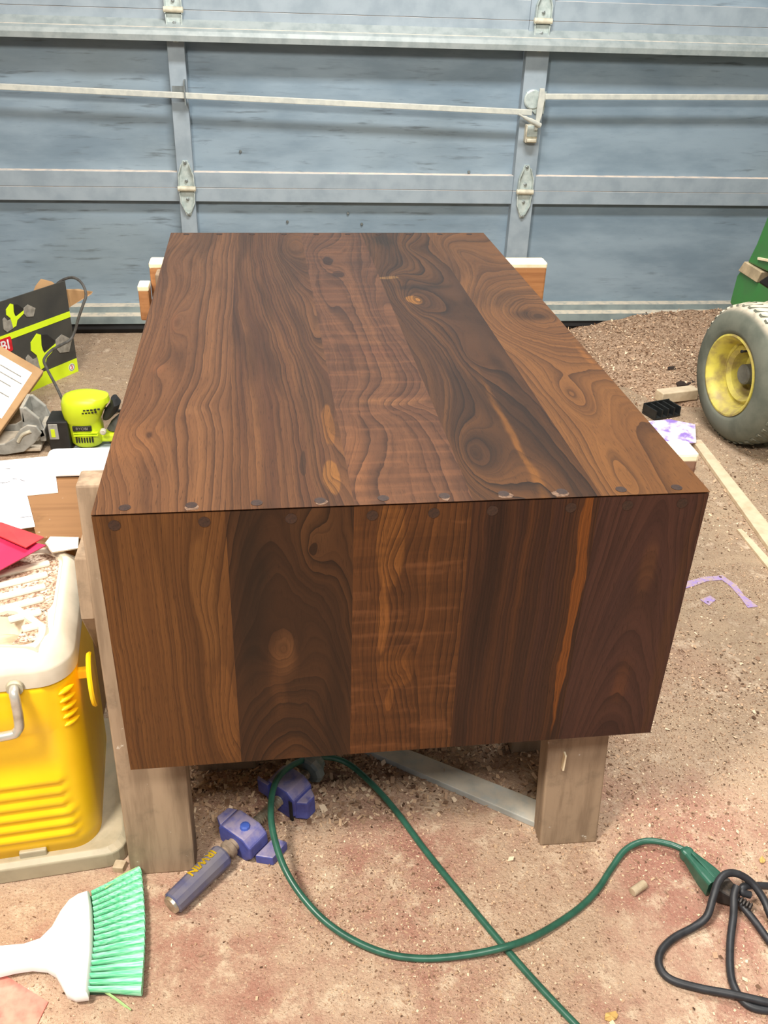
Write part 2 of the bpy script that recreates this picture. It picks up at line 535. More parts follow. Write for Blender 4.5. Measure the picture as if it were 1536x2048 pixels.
m_flake = flake_mat('wood_shavings', [(0.0, (84, 62, 48)), (0.12, (136, 106, 84)), (0.45, (186, 154, 126)), (0.8, (206, 174, 142)), (1.0, (238, 216, 186))])
m_mound = Mat('sawdust_heap', 0.95, 0.15)
_x, _y, _z = m_mound.coords()
_q = m_mound.noise(_x, _y, _z, 22.0, 6, 0.7)
_r = m_mound.noise(_x, _y, _z, 120.0, 4, 0.7)
m_mound.color(m_mound.mix(_r.step(0.4, 0.65), m_mound.mix(_q.step(0.35, 0.65), (200, 172, 146), (178, 148, 122)), (140, 112, 90)))
m_mound.bump(_r + _q, 0.8, 0.008)
m_mound = m_mound.m

# ------------------------------------------------------------------ structure
fl = MB()
fl.v = [(-3.2, -2.2, 0), (4.2, -2.2, 0), (4.2, 3.45, 0), (-3.2, 3.45, 0)]
fl.f = [(0, 1, 2, 3)]
floor = tag(fl.build('floor', m_floor), 'red painted concrete garage floor strewn with sawdust', 'floor', kind='structure')
m_wall = plain('wall_board', (196, 188, 172), 0.8, (176, 168, 152), 3)
tag(MB().box(-3.3, -3.2, -2.2, 3.5, 0, 2.8).build('wall_left', m_wall), 'pale garage side wall', 'wall', kind='structure')
tag(MB().box(4.2, 4.3, -2.2, 3.5, 0, 2.8).build('wall_right', m_wall), 'pale garage side wall on the tractor side', 'wall', kind='structure')
tag(MB().prism([(-3.2, 0), (-2.55, 0), (-2.55, 2.05), (3.15, 2.05), (3.15, 0), (4.2, 0), (4.2, 2.8), (-3.2, 2.8)], 3.26, 3.36, 'xz').build('wall_back', m_wall), 'pale wall around the garage door', 'wall', kind='structure')
tag(MB().box(-3.3, 4.3, -2.2, 3.5, 2.8, 2.9).build('ceiling', m_wall), 'pale garage ceiling', 'ceiling', kind='structure')

# garage door: four sections of framed panels, hinged together
door = tag(empty('door_1', (0, 3.17, 0)), 'blue-grey sectional garage door with framed panels, seen from inside', 'door', kind='structure')
stiles = [(-2.53, -2.45), (-1.43, -1.37), (-0.306, -0.254), (0.816, 0.891), (1.95, 2.01), (3.05, 3.13)]
levels = [(0.086, 0.489), (0.490, 1.003), (1.004, 1.52), (1.521, 2.04)]
railz = [(0.0, 0.043), (0.048, 0.035), (0.055, 0.045), (0.045, 0.06)]      # height of lower and upper rail of each section
for si, (z0, z1) in enumerate(levels):
    lo, hi = railz[si]
    for (a, b) in stiles:
        MB().box(a, b, -0.005, 0.03, z0, z1).build('stile', m_frame, door, 0.0015)
    for k in range(len(stiles) - 1):
        a, b = stiles[k][1], stiles[k + 1][0]
        MB().box(a, b, 0.03, 0.042, z0, z1).build('panel', m_door, door)
        if lo:
            MB().box(a, b, 0.0, 0.03, z0, z0 + lo).build('rail', m_frame, door, 0.001)
        if hi:
            MB().box(a, b, 0.0, 0.03, z1 - hi, z1).build('rail', m_frame, door, 0.001)
# stiffening strut across the top of the second section
st = MB().prism([(0.0, 0.978), (-0.026, 0.958), (-0.044, 0.957), (-0.054, 0.950), (-0.058, 0.938), (-0.056, 0.922), (-0.046, 0.922), (-0.046, 0.938), (-0.036, 0.950), (0.0, 0.962)], -2.53, 3.13, 'yz')
st.build('strut', m_galv, door)
# bottom retainer and rubber seal
MB().prism([(0.012, 0.092), (-0.004, 0.090), (-0.006, 0.070), (-0.030, 0.064), (-0.032, 0.038), (0.03, 0.036), (0.03, 0.092)], -2.53, 3.13, 'yz').build('bottom_retainer', m_retainer, door)
MB().prism([(-0.022, 0.038), (-0.030, 0.018), (-0.018, 0.001), (0.026, 0.001), (0.034, 0.02), (0.028, 0.038)], -2.53, 3.13, 'yz').build('bottom_seal', m_rubber, door)


def hinge(x, z):
    h = MB().prism([(-0.026, 0.004), (0.026, 0.004), (0.025, 0.044), (0.014, 0.072), (0.008, 0.086), (-0.008, 0.086), (-0.014, 0.072), (-0.025, 0.044)], -0.009, -0.005, 'xz').build('hinge', m_hinge, door, 0.001, loc=(x, 0, z))
    for s in (-1, 1):
        MB().prism([(s * 0.0265, -0.01), (s * 0.0235, -0.01), (s * 0.0225, 0.042), (s * 0.011, 0.076), (s * 0.0135, 0.076), (s * 0.0255, 0.042)], -0.022, -0.009, 'xz').build('cheek', m_hinge, h)
        MB().prism([(s * 0.0255, -0.012), (s * 0.0225, -0.012), (s * 0.020, -0.045), (s * 0.006, -0.076), (s * 0.009, -0.076), (s * 0.0235, -0.045)], -0.018, -0.009, 'xz').build('cheek', m_hinge, h)
    MB().prism([(-0.024, -0.01), (0.024, -0.01), (0.023, -0.046), (0.007, -0.088), (-0.007, -0.088), (-0.023, -0.046)], -0.010, -0.005, 'xz').build('lower_leaf', m_hinge, h, 0.001)
    MB().lathe([(-0.030, 0.0045), (-0.0285, 0.0075), (-0.0285, 0.0085), (0.0285, 0.0085), (0.0285, 0.0075), (0.030, 0.0045)], 14, Matrix.Translation((0, -0.018, 0.0))).build('roller', m_roller, h, smooth=True)
    for bx_, bz in ((0.0, 0.024), (0.0, 0.080), (0.0, -0.034), (0.0, -0.082)):
        MB().lathe([(-0.016, 0.003), (-0.015, 0.0052), (-0.009, 0.0056)], 6, Matrix.Translation((bx_, 0, bz)) @ Matrix.Rotation(math.pi / 2, 4, 'Z')).build('bolt', m_bolt, h)


for (a, b) in stiles[1:5]:
    for z in (0.490, 1.004, 1.521):
        hinge((a + b) / 2 + 0.002, z)
# lock rods, guide, latch and handle
def rod(p, q, w=0.0085):
    p, q = Vector(p), Vector(q)
    d = (q - p)
    L = d.length
    M = Matrix.Translation(p) @ Matrix.Rotation(math.atan2(d.z, d.x), 4, 'Y').inverted()
    return MB().box(0, L, -0.006, 0.004, -w, w, M)
rod((-1.40, -0.032, 0.801), (0.846, -0.032, 0.742)).build('lock_rod', m_rod, door, 0.0015)
rod((0.880, -0.032, 0.790), (2.0, -0.032, 0.808)).build('lock_rod', m_rod, door, 0.0015)
g = MB().box(-0.262, -0.258, -0.045, -0.005, 0.745, 0.815)
g.box(-0.300, -0.258, -0.008, -0.005, 0.765, 0.795)
g.build('rod_guide', m_bolt, door)
lk = MB().lathe([(-0.014, 0.026), (-0.011, 0.030), (-0.004, 0.030)], 24, Matrix.Translation((0.852, 0, 0.778)) @ Matrix.Rotation(math.pi / 2, 4, 'Z')).build('lock_disc', m_hinge, door)
MB().prism([(0.828, 0.800), (0.895, 0.802), (0.893, 0.735), (0.862, 0.735), (0.845, 0.752), (0.836, 0.752)], -0.010, -0.005, 'xz').build('backing_plate', m_hinge, lk, 0.001)
MB().prism([(0.861, 0.815), (0.876, 0.815), (0.880, 0.785), (0.876, 0.735), (0.866, 0.690), (0.856, 0.690), (0.858, 0.735), (0.858, 0.765)], -0.050, -0.042, 'xz').build('lever', m_rod, lk, 0.001)
MB().tube([(0.790, -0.075, 0.742), (0.826, -0.068, 0.726), (0.872, -0.056, 0.706)], 0.008, 10, 4, radii=[0.003, 0.006, 0.008, 0.008]).build('handle', m_rod, lk, smooth=True)
lb = MB().box(0.834, 0.874, -0.030, -0.005, 0.648, 0.704).build('latch_box', m_roller, door, 0.003)
MB().box(0.838, 0.872, -0.036, -0.028, 0.668, 0.702).build('latch_plate', m_hinge, lb, 0.002)
MB().box(0.838, 0.870, -0.040, -0.028, 0.652, 0.662).build('latch_lip', m_roller, lb, 0.002)
for bx_, bz in ((0.048, 0.376), (0.255, 0.405), (0.303, 0.369), (-0.10, 0.60), (0.665, 0.545)):
    MB().lathe([(0.024, 0.0035), (0.026, 0.005), (0.031, 0.005)], 8, Matrix.Translation((bx_, 0, bz)) @ Matrix.Rotation(math.pi / 2, 4, 'Z')).build('bolt', m_bolt, door)

# ------------------------------------------------------------------ the walnut table
W, L, H, T = 0.680, 1.1674, 0.3726, 0.020
table = tag(empty('walnut_table', (-0.1974, 0.838, 0.2593), 0.0168), 'dark walnut waterfall table with oiled planks, resting on two wooden sawhorses', 'table')
seams = [0.0, 0.137, 0.275, 0.406, 0.552, W]
for k in range(5):
    a, b = seams[k], seams[k + 1]
    MB().prism([(0.0, H), (L, H), (L - T, H - T), (T, H - T)], a, b, 'yz').build('top_plank', top_mats[k], table)
    MB().prism([(0.0016, 0), (T, 0), (T, H - T - 0.001), (0.0016, H - 0.0026)], a, b, 'yz').build('end_plank', end_mats[k], table)
    MB().prism([(L - 0.001, 0), (L - T, 0), (L - T, H - T - 0.001), (L - 0.001, H - 0.002)], a, b, 'yz').build('far_end_plank', end_mats[4 - k], table)
plug = MB().lathe([(-0.004, 0.0064), (0.0005, 0.0064), (0.0005, 0.0002)], 16, axis='z')
for px_ in (0.033, 0.102, 0.171, 0.239, 0.308, 0.376, 0.443, 0.510, 0.579, 0.645):
    plug.build('dowel_plug', plug_mat, table, loc=(px_, 0.0125, H - 0.0001))
    plug.build('dowel_plug', plug_mat, table, loc=(px_, L - 0.0125, H - 0.0001))
plug2 = MB().lathe([(-0.004, 0.0064), (0.0005, 0.0064), (0.0005, 0.0002)], 16, Matrix.Rotation(math.pi / 2, 4, 'X'), axis='z')
for px_ in (0.022, 0.115, 0.207, 0.295, 0.363, 0.429, 0.519, 0.585, 0.650):
    plug2.build('dowel_plug', plug_mat, table, loc=(px_, 0.0016, H - 0.0145))
for px_, w_ in ((0.102, 0.013), (0.240, 0.011), (0.444, 0.013), (0.508, 0.016), (0.376, 0.008)):
    n = 9
    MB().prism([(px_ + w_ * (0.7 + 0.4 * random.random()) * math.cos(t * 2 * math.pi / n) * 0.75, 0.0085 + 0.0075 * (0.7 + 0.4 * random.random()) * math.sin(t * 2 * math.pi / n)) for t in range(n)], H - 0.001, H + 0.0003).build('glue_smear', glue_mat, table)

# ------------------------------------------------------------------ sawhorses
def lumber(name, base, dark, along='z', dust=0.0):
    m = Mat(name, 0.75, 0.3)
    x, y, z = m.coords()
    g = {'z': (x * 60.0, y * 60.0, z * 4.0), 'x': (x * 4.0, y * 60.0, z * 60.0)}[along]
    n = m.noise(*g, 1.0, 4, 0.6)
    n2 = m.noise(x, y, z, 16.0, 5, 0.65)
    c = m.mix(n.step(0.4, 0.68) * 0.7, base, dark)
    c = m.mix(n2.step(0.52, 0.7) * 0.45, c, tuple(int(v * 0.62) for v in base))
    c = m.mix(m.noise(x, y, z, 45.0, 4, 0.7).step(0.66, 0.74) * 0.7, c, (226, 222, 208))
    m.color(c)
    m.bump(n, 0.2, 0.001)
    return m.m


m_leg = lumber('grey_lumber', (156, 134, 110), (122, 102, 82))
m_beam = lumber('painted_lumber', (176, 124, 80), (138, 90, 56), 'x')
m_beam2 = lumber('red_stained_lumber', (138, 104, 84), (112, 78, 62), 'x')
m_cream = plain('cream_paint', (250, 238, 206), 0.6, (232, 214, 176), 25)
m_brown = plain('brown_stain', (150, 96, 66), 0.7, (112, 66, 46), 50)


def sawhorse(x0, x1, y, label, far=False):
    """beam under the table top, two pairs of splayed legs; y is the near face of the beam"""
    s = tag(empty('sawhorse', ((x0 + x1) / 2, y, 0)), label, 'sawhorse', 'sawhorses under the walnut table')
    cx = (x0 + x1) / 2
    bm = MB().box(x0 - cx, x1 - cx, 0.0, 0.040, 0.515, 0.6115).build('beam', m_beam if far else m_beam2, s, 0.004)
    MB().box((x0 if far else 0.30) - cx - 0.0006, x1 - cx + 0.0006, -0.0006, 0.0406, 0.5985, 0.6121).build('painted_edge', m_cream, bm, 0.004)
    for (lx, sx) in ((0.0, -1), (1.0, 1)):
        for sy in (-1, 1):
            top_y = -0.021 if sy < 0 else 0.061
            bot_y = -0.075 if sy < 0 else 0.115
            xa = ((-0.234 if (sy < 0 or far) else -0.15) if sx < 0 else 0.350) - cx
            xb = xa + (0.092 if sx < 0 else 0.089)
            xs = 0.003 if sx < 0 else 0.021
            top_z = 0.600 if far else 0.6112
            ring0 = [(xa + xs, bot_y - 0.019, 0), (xb + xs, bot_y - 0.019, 0), (xb + xs, bot_y + 0.019, 0), (xa + xs, bot_y + 0.019, 0)]
            ring1 = [(xa, top_y - 0.019, top_z), (xb, top_y - 0.019, top_z), (xb, top_y + 0.019, top_z), (xa, top_y + 0.019, top_z)]
            MB().loft([ring0, ring1]).build('leg', m_leg, s, 0.003)
    return s


front_horse = sawhorse(-0.190, 0.530, 0.980, 'grey wooden sawhorse under the near end of the table, legs facing the camera')
back_horse = sawhorse(-0.249, 0.567, 1.850, 'wooden sawhorse under the far end of the table, beam ends showing beside it', True)
MB().prism([(-0.030, 0.505), (0.045, 0.505), (0.060, 0.44), (0.040, 0.300), (0.000, 0.345), (-0.045, 0.425)], -0.2515 - 0.170, -0.2345 - 0.170, 'yz').build('gusset', m_leg, front_horse, 0.002)
cb = MB().box(-0.270 - 0.159, -0.2495 - 0.159, -0.038, 0.0, 0.505, 0.575).build('cleat', m_beam, back_horse, 0.003)
MB().box(-0.2706 - 0.159, -0.2490 - 0.159, -0.0386, 0.0006, 0.565, 0.5758).build('painted_edge', m_cream, cb, 0.002)
MB().box(0.567 - 0.159, 0.5675 - 0.159, 0.0055, 0.017, 0.522, 0.594).build('end_stain', m_brown, back_horse)
MB().box(0.567 - 0.159, 0.5675 - 0.159, 0.022, 0.036, 0.522, 0.594).build('end_stain', m_brown, back_horse)
MB().box(0.530 - 0.170, 0.5305 - 0.170, 0.006, 0.036, 0.520, 0.594).build('end_stain', m_brown, front_horse)
MB().box(0.388 - 0.170, 0.3905 - 0.170, -0.0865, -0.078, 0.150, 0.180).build('staple', m_cream, front_horse)

m_greyboard = plain('grey_board', (176, 178, 172), 0.7, (150, 152, 146), 20, dust=0.5)
bd = MB().prism([(0.3818, 0.9130), (0.3940, 0.9588), (0.2142, 1.0776), (0.1044, 1.1420), (0.0534, 1.1460), (0.1427, 1.0811)], 0.0, 0.012)
tag(bd.build('grey_board', m_greyboard, None, 0.0015), 'flat pale grey board lying on the floor behind the right front sawhorse leg', 'board')

# ------------------------------------------------------------------ yellow container
m_yel = plain('yellow_plastic', (255, 208, 22), 0.38, (250, 198, 14), 12, spec=0.4)
m_bei = plain('beige_plastic', (214, 204, 184), 0.5, (196, 186, 166), 18, dust=0.85, dust_c=(226, 208, 182))
m_basep = plain('base_plastic', (168, 160, 136), 0.5, (144, 136, 114), 14, dust=0.5, dust_c=(198, 182, 154))
m_wire = plain('zinc_wire', (196, 194, 184), 0.28, (170, 164, 150), 60, metal=0.5)
m_rust = plain('dusty_bowl', (196, 170, 142), 0.8, (150, 116, 92), 40, bump=0.5)


def rrect(w0, w1, d0, d1, r, z, n=5, taper=0.0):
    """rounded rectangle ring, x from w0 to w1, y from d0 to d1"""
    pts = []
    for cx, cy, a0 in ((w1 - r, d0 + r, -90), (w1 - r, d1 - r, 0), (w0 + r, d1 - r, 90), (w0 + r, d0 + r, 180)):
        for k in range(n + 1):
            t = math.radians(a0 + 90.0 * k / n)
            pts.append((cx + r * math.cos(t), cy + r * math.sin(t), z))
    return pts


tank = tag(empty('utility_container', (-0.268, 0.914, 0), math.radians(6)), 'ribbed yellow plastic container with dusty beige lid and wire bail, beside the sawhorse', 'container')
# local: x leftwards negative from the right side, y into depth
TW, TD = 0.36, 0.262
MB().loft([rrect(-TW - 0.02, 0.032, -0.012, TD + 0.01, 0.03, 0.001), rrect(-TW - 0.02, 0.032, -0.012, TD + 0.01, 0.03, 0.028), rrect(-TW - 0.012, 0.024, -0.004, TD + 0.004, 0.03, 0.034), rrect(-TW + 0.0, 0.012, 0.010, TD, 0.03, 0.032)]).build('base_tray', m_basep, tank, 0.002)
rings = []
ribs = [(0.030, 0.0), (0.056, 0.0)]
for k in range(6):
    z0 = 0.060 + k * 0.0215
    ribs += [(z0, 0.0), (z0 + 0.004, 0.0042), (z0 + 0.012, 0.0042), (z0 + 0.016, 0.0)]
ribs += [(0.215, 0.0), (0.262, 0.0), (0.268, 0.003), (0.3, 0.004), (0.332, 0.003), (0.346, 0.003)]
body = MB()
for z, out in ribs:
    ins = 0.006 * (1 - z / 0.346)
    ring = rrect(-TW + ins, -ins, ins, TD - ins, 0.040, z, 8)
    if out:
        ring = [(x_, y_ - (out if (y_ < 0.010 and -TW + 0.03 < x_ < -0.036) else 0.0), z_) for x_, y_, z_ in ring]
    rings.append(ring)
body.loft(rings)
bd_ = body.build('body', m_yel, tank, smooth=False)
bd_.data.polygons.foreach_set('use_smooth', [True] * len(bd_.data.polygons))
for k in range(5):
    MB().lathe([(-0.012, 0.001), (-0.007, 0.0032), (0.0, 0.004), (0.007, 0.0032), (0.012, 0.001)], 10, Matrix.Translation((-0.012, 0.008, 0.325 - k * 0.0135)) @ Matrix.Rotation(math.radians(45), 4, 'Z')).build('louvre', m_yel, bd_, smooth=True)
MB().box(-0.115, -0.078, -0.0005, 0.014, 0.030, 0.044).build('notch', m_basep, bd_, 0.002)
bw = Matrix.Rotation(math.radians(-6), 3, 'Z') @ (Vector((-0.3660, 0.9514, 0.3920)) - Vector((-0.268, 0.914, 0)))
lid = MB()
lid.loft([rrect(-TW - 0.002, 0.003, -0.005, TD + 0.003, 0.046, 0.344, 10), rrect(-TW - 0.002, 0.003, -0.005, TD + 0.003, 0.046, 0.345, 10), rrect(-TW - 0.002, 0.003, -0.005, TD + 0.003, 0.046, 0.366, 10), rrect(-TW - 0.001, 0.002, -0.004, TD + 0.002, 0.046, 0.370, 10), rrect(-TW + 0.013, -0.012, 0.012, TD - 0.010, 0.044, 0.388, 10), rrect(-TW + 0.017, -0.016, 0.017, TD - 0.013, 0.042, 0.391, 10), rrect(-TW + 0.022, -0.022, 0.024, TD - 0.018, 0.036, 0.391, 10), rrect(-TW + 0.0235, -0.0235, 0.0255, TD - 0.0195, 0.035, 0.3875, 10), rrect(-TW + 0.024, -0.024, 0.026, TD - 0.02, 0.035, 0.386, 10)] + [[(bw.x + r_ * math.cos(t_), bw.y + r_ * math.sin(t_), z_) for t_ in [math.atan2(q_[1] - bw.y, q_[0] - bw.x) for q_ in rrect(-TW + 0.024, -0.024, 0.026, TD - 0.02, 0.035, 0.386, 10)]] for r_, z_ in ((0.066, 0.3862), (0.063, 0.392), (0.058, 0.394), (0.054, 0.391), (0.050, 0.368), (0.047, 0.358), (0.002, 0.357))])
lid_o = lid.build('lid', m_bei, tank, smooth=True)
for k in range(6):
    yb = 0.070 + k * 0.029
    x1 = -0.034
    M = Matrix.Translation((0, yb, 0)) @ Matrix.Rotation(math.radians(16), 4, 'Z')
    xa = (-0.062, -0.082, -0.10, -0.118, -0.15, -0.15)[k]
    MB().box(xa, x1 - 0.006, 0, 0.013, 0.385, 0.3915, M).build('lid_rib', m_bei, lid_o, 0.003)
MB().lathe([(0.3575, 0.0465), (0.361, 0.040), (0.3605, 0.02), (0.364, 0.001)], 30, Matrix.Translation((bw.x, bw.y, 0.0006)), 'z', cap=False).build('bowl_dust', m_rust, lid_o, smooth=True)
m_liddust = Mat('lid_sawdust', 0.95, 0.1)
_x, _y, _z = m_liddust.coords()
_n = m_liddust.noise(_x, _y, _z, 60.0, 5, 0.7)
_n2 = m_liddust.noise(_x, _y, _z, 240.0, 4, 0.7)
m_liddust.color(m_liddust.mix(_n2.step(0.45, 0.62), m_liddust.mix(_n.step(0.38, 0.6), (214, 198, 176), (176, 146, 122)), (126, 96, 78)))
m_liddust.bump(_n + _n2, 0.6, 0.003)
ld_ = rrect(-0.150, -0.028, 0.088, TD - 0.024, 0.03, 0.0, 6)
MB().prism([(a, b) for a, b, c in ld_ if (a - bw.x) ** 2 + (b - bw.y) ** 2 > 0.068 ** 2], 0.3858, 0.3866).build('lid_sawdust', m_liddust.m, lid_o)
MB().prism([(-0.070, 0.034), (-0.036, 0.038), (-0.030, 0.060), (-0.034, 0.10), (-0.058, 0.092), (-0.060, 0.06)], 0.3858, 0.3866).build('lid_sawdust', m_liddust.m, lid_o)
tag(MB().loft([[(-0.3418, 1.1480, 0.4020), (-0.3364, 1.1647, 0.4040), (-0.2956, 1.1640, 0.4020), (-0.2932, 1.1410, 0.3960), (-0.3283, 1.1314, 0.3960)], [(-0.3390, 1.1443, 0.4060), (-0.3334, 1.1566, 0.4090), (-0.2940, 1.1547, 0.4070), (-0.2928, 1.1375, 0.4000), (-0.3266, 1.1291, 0.4000)]]).build('crumpled_paper', plain('cream_paper', (236, 226, 208), 0.8, (214, 200, 178), 40)), 'small crumpled cream paper between brown sheet and dusty lid', 'paper')
hb = MB().tube([(-0.068, 0.006, 0.350), (-0.068, -0.016, 0.352), (-0.067, -0.022, 0.342), (-0.068, -0.024, 0.310), (-0.072, -0.025, 0.296), (-0.090, -0.026, 0.290), (-0.20, -0.026, 0.288), (-0.285, -0.025, 0.290), (-0.295, -0.022, 0.345), (-0.295, 0.006, 0.350)], 0.0062, 10, 5)
hb.build('bail', m_wire, tank, smooth=True)
MB().lathe([(-0.001, 0.011), (-0.0065, 0.010), (-0.007, 0.0065)], 16, Matrix.Translation((-0.068, -0.0045, 0.350)) @ Matrix.Rotation(math.pi / 2, 4, 'Z')).build('bail_socket', m_basep, lid_o, smooth=True)
la = MB().lathe([(0.0, 0.0), (0.0005, 0.040), (0.004, 0.042), (0.0065, 0.040), (0.0075, 0.0)], 24, Matrix.Translation((0.015, 0.028, 0.320)) @ Matrix.Diagonal((1, 0.62, 1.0, 1)), 'x')
la_o = la.build('latch', m_yel, tank, smooth=True)
MB().box(-0.004, 0.016, 0.040, 0.050, 0.312, 0.326).build('latch_pivot', m_yel, la_o, 0.002)

# support carton behind the container with sheets and papers on it
m_card = plain('brown_cardboard', (188, 150, 106), 0.8, (170, 132, 92), 12)
m_carddark = plain('card_core', (150, 112, 74), 0.85)
sc = tag(MB().box(-0.98, -0.318, 1.215, 1.425, 0, 0.392).build('support_carton', m_card, None, 0.003), 'closed brown carton behind the yellow container, covered with papers', 'carton')
m_ply = lumber('brown_sheet', (134, 98, 64), (118, 84, 54), 'x')
tag(MB().prism([(-0.3840, 1.4043), (-0.3286, 1.3943), (-0.2793, 1.1652), (-0.3570, 1.1713), (-0.4206, 1.3506)], 0.3925, 0.398).build('brown_sheet', m_ply), 'thin brown wooden sheet lying under the white papers', 'sheet')
m_paper = plain('white_paper', (250, 248, 244), 0.75, (244, 240, 234), 8)
m_ink = plain('grey_ink', (120, 118, 124), 0.8)
pp = tag(MB().prism([(-0.5735, 1.3978), (-0.3837, 1.4295), (-0.3518, 1.3038), (-0.3977, 1.2968), (-0.3659, 1.2020), (-0.4727, 1.1766)], 0.3985, 0.4005).build('white_paper', m_paper), 'sheet of white paper spread over the brown sheet beside red envelopes', 'paper')
for (p_, w_, a_) in (((-0.4485, 1.3852, 0.4005), 0.005, 0.1), ((-0.4392, 1.3387, 0.4005), 0.006, 0.4), ((-0.4278, 1.3498, 0.4005), 0.004, -0.2), ((-0.4148, 1.3441, 0.4005), 0.005, -0.6), ((-0.3843, 1.2282, 0.4005), 0.008, 0.2), ((-0.4459, 1.3374, 0.4005), 0.003, 0)):
    MB().box(-w_, w_, -0.0009, 0.0009, 0.0, 0.0004, Matrix.Translation(p_) @ Matrix.Rotation(a_, 4, 'Z')).build('ink_mark', m_ink, pp)
fm = MB().loft([[(x_, y_, z_) for x_, y_, z_ in rrect(-0.386, -0.262, 1.352, 1.428, 0.012, z_, 3)] for z_ in (0.4005, 0.404, 0.412, 0.416)])
tag(fm.build('foam_pad', m_paper, None, 0.004), 'thick white foam pad lying behind the brown sheet', 'foam pad')
m_clear = plain('grey_plastic_film', (176, 184, 192), 0.3, (150, 160, 170), 30)
tag(MB().prism([(-0.5588, 2.2046), (-0.5395, 2.2860), (-0.4671, 2.2947), (-0.4296, 2.2330), (-0.4383, 2.1480)], 0.001, 0.004).build('plastic_film', m_clear), 'grey plastic film on the floor under the lime power tool', 'film')
m_red = plain('red_paper', (214, 62, 62), 0.6, (196, 48, 54), 20)
m_pink = plain('crimson_card', (196, 46, 88), 0.55, (180, 36, 76), 16)
e1 = MB().loft([[(-0.4371, 1.1033, 0.4100), (-0.4568, 1.1793, 0.4140), (-0.3305, 1.1173, 0.4180), (-0.3838, 1.0735, 0.4080), (-0.4071, 1.0594, 0.4040)], [(-0.4353, 1.0996, 0.4140), (-0.4550, 1.1755, 0.4180), (-0.3291, 1.1136, 0.4220), (-0.3823, 1.0699, 0.4120), (-0.4055, 1.0560, 0.4080)]])
tag(e1.build('crimson_envelope', m_pink), 'crimson card envelope lying at the back of the dusty beige lid', 'envelope')
e2 = MB().loft([[(-0.4276, 1.1818, 0.4250), (-0.3988, 1.1655, 0.4280), (-0.3348, 1.1299, 0.4235), (-0.3537, 1.1039, 0.4235), (-0.3961, 1.1362, 0.4235), (-0.4208, 1.1537, 0.4235)], [(-0.4268, 1.1804, 0.4275), (-0.3981, 1.1641, 0.4305), (-0.3342, 1.1285, 0.4260), (-0.3530, 1.1026, 0.4260), (-0.3953, 1.1349, 0.4260), (-0.4200, 1.1523, 0.4260)]])
tag(e2.build('red_envelope', m_red), 'bright red paper envelope on top of the crimson one', 'envelope')

# ------------------------------------------------------------------ clamp
m_blue = plain('blue_casting', (78, 88, 164), 0.5, (56, 62, 130), 40, dust=0.75, dust_c=(164, 152, 168))
m_grip = plain('dusty_blue_grip', (66, 72, 116), 0.55, (100, 98, 112), 22, dust=0.5, dust_c=(126, 120, 122))
m_steel = plain('thread_steel', (190, 182, 164), 0.3, (150, 140, 122), 90, metal=0.7)
m_dusty = plain('dusty_steel', (150, 132, 112), 0.7, (112, 96, 82), 60)
m_yelink = plain('yellow_print', (250, 214, 40), 0.6)
m_teal = plain('worn_teal_casting', (110, 124, 122), 0.6, (86, 100, 102), 50, dust=0.5, dust_c=(170, 160, 144))
A_, B_ = Vector((-0.1651, 0.8205, 0.0190)), Vector((0.0253, 1.0244, 0.0360))
dv_ = B_ - A_
yaw = math.atan2(dv_.y, dv_.x)
pitch_ = math.atan2(dv_.z, math.hypot(dv_.x, dv_.y))
clamp = tag(empty('pipe_clamp', A_, rot=(0, -pitch_, yaw)), 'dusty blue pipe clamp head with yellow lettering on its grip, lying on the floor', 'clamp')
hand = MB().lathe([(0.0, 0.0145), (0.002, 0.0165), (0.055, 0.0172), (0.094, 0.0180), (0.097, 0.0165), (0.097, 0.008)], 12).build('grip', m_grip, clamp)
MB().lathe([(-0.004, 0.006), (-0.004, 0.0125), (0.001, 0.0135), (0.001, 0.006)], 20).build('end_cap', m_steel, hand, smooth=True)
tm = text_mesh('IRWIN', 0.0165, 0.0002, 1.0, cut=True, bold=0.035)
for v_ in tm.vertices:
    t_ = v_.co.y / 0.0176
    v_.co = Vector((0.062 - v_.co.x, math.sin(-t_ + 0.30) * 0.0186, math.cos(-t_ + 0.30) * 0.0186))
put_mesh('lettering', tm, m_yelink, hand)
MB().lathe([(0.097, 0.009), (0.103, 0.009), (0.105, 0.0135), (0.113, 0.0135), (0.115, 0.010), (0.122, 0.010)], 16).build('spindle_neck', m_dusty, clamp, smooth=True)
th = []
xx = 0.118
while xx < 0.290:
    th += [(xx, 0.0062), (xx + 0.0014, 0.0085), (xx + 0.0026, 0.0085)]
    xx += 0.0042
MB().lathe(th, 14).build('screw', m_steel, clamp)
def jaw(x0, x1, w, zt, zb, name, lean):
    r0 = [(x0, -w, zt - 0.012), (x0, -w + 0.014, zt), (x0, w - 0.010, zt), (x0, w, zt - 0.010), (x0, w, zb + 0.012), (x0, w - 0.012, zb), (x0, -w + 0.012, zb), (x0, -w, zb + 0.014)]
    r1 = [(x1 + lean, y_, z_) for (_, y_, z_) in r0]
    j = MB().loft([r0, r1]).build(name, m_blue, clamp, 0.003)
    return j
j1 = jaw(0.120, 0.158, 0.032, 0.023, -0.026, 'sliding_jaw', 0.0)
MB().prism([(0.128, -0.032), (0.168, -0.032), (0.174, -0.054), (0.140, -0.056)], -0.028, -0.010, 'xy').build('foot', m_blue, j1, 0.002)
MB().prism([(0.122, 0.028), (0.130, 0.044), (0.152, 0.042), (0.158, 0.028)], 0.002, 0.018, 'xy').build('ear', m_blue, j1, 0.002)
MB().lathe([(0.0, 0.008), (0.0035, 0.007), (0.0045, 0.004)], 10, Matrix.Translation((0.139, -0.006, 0.023)), 'z').build('rivet', plain('rivet_blue', (70, 100, 190), 0.4), j1)
j2 = jaw(0.218, 0.256, 0.030, 0.028, -0.032, 'fixed_jaw', 0.004)
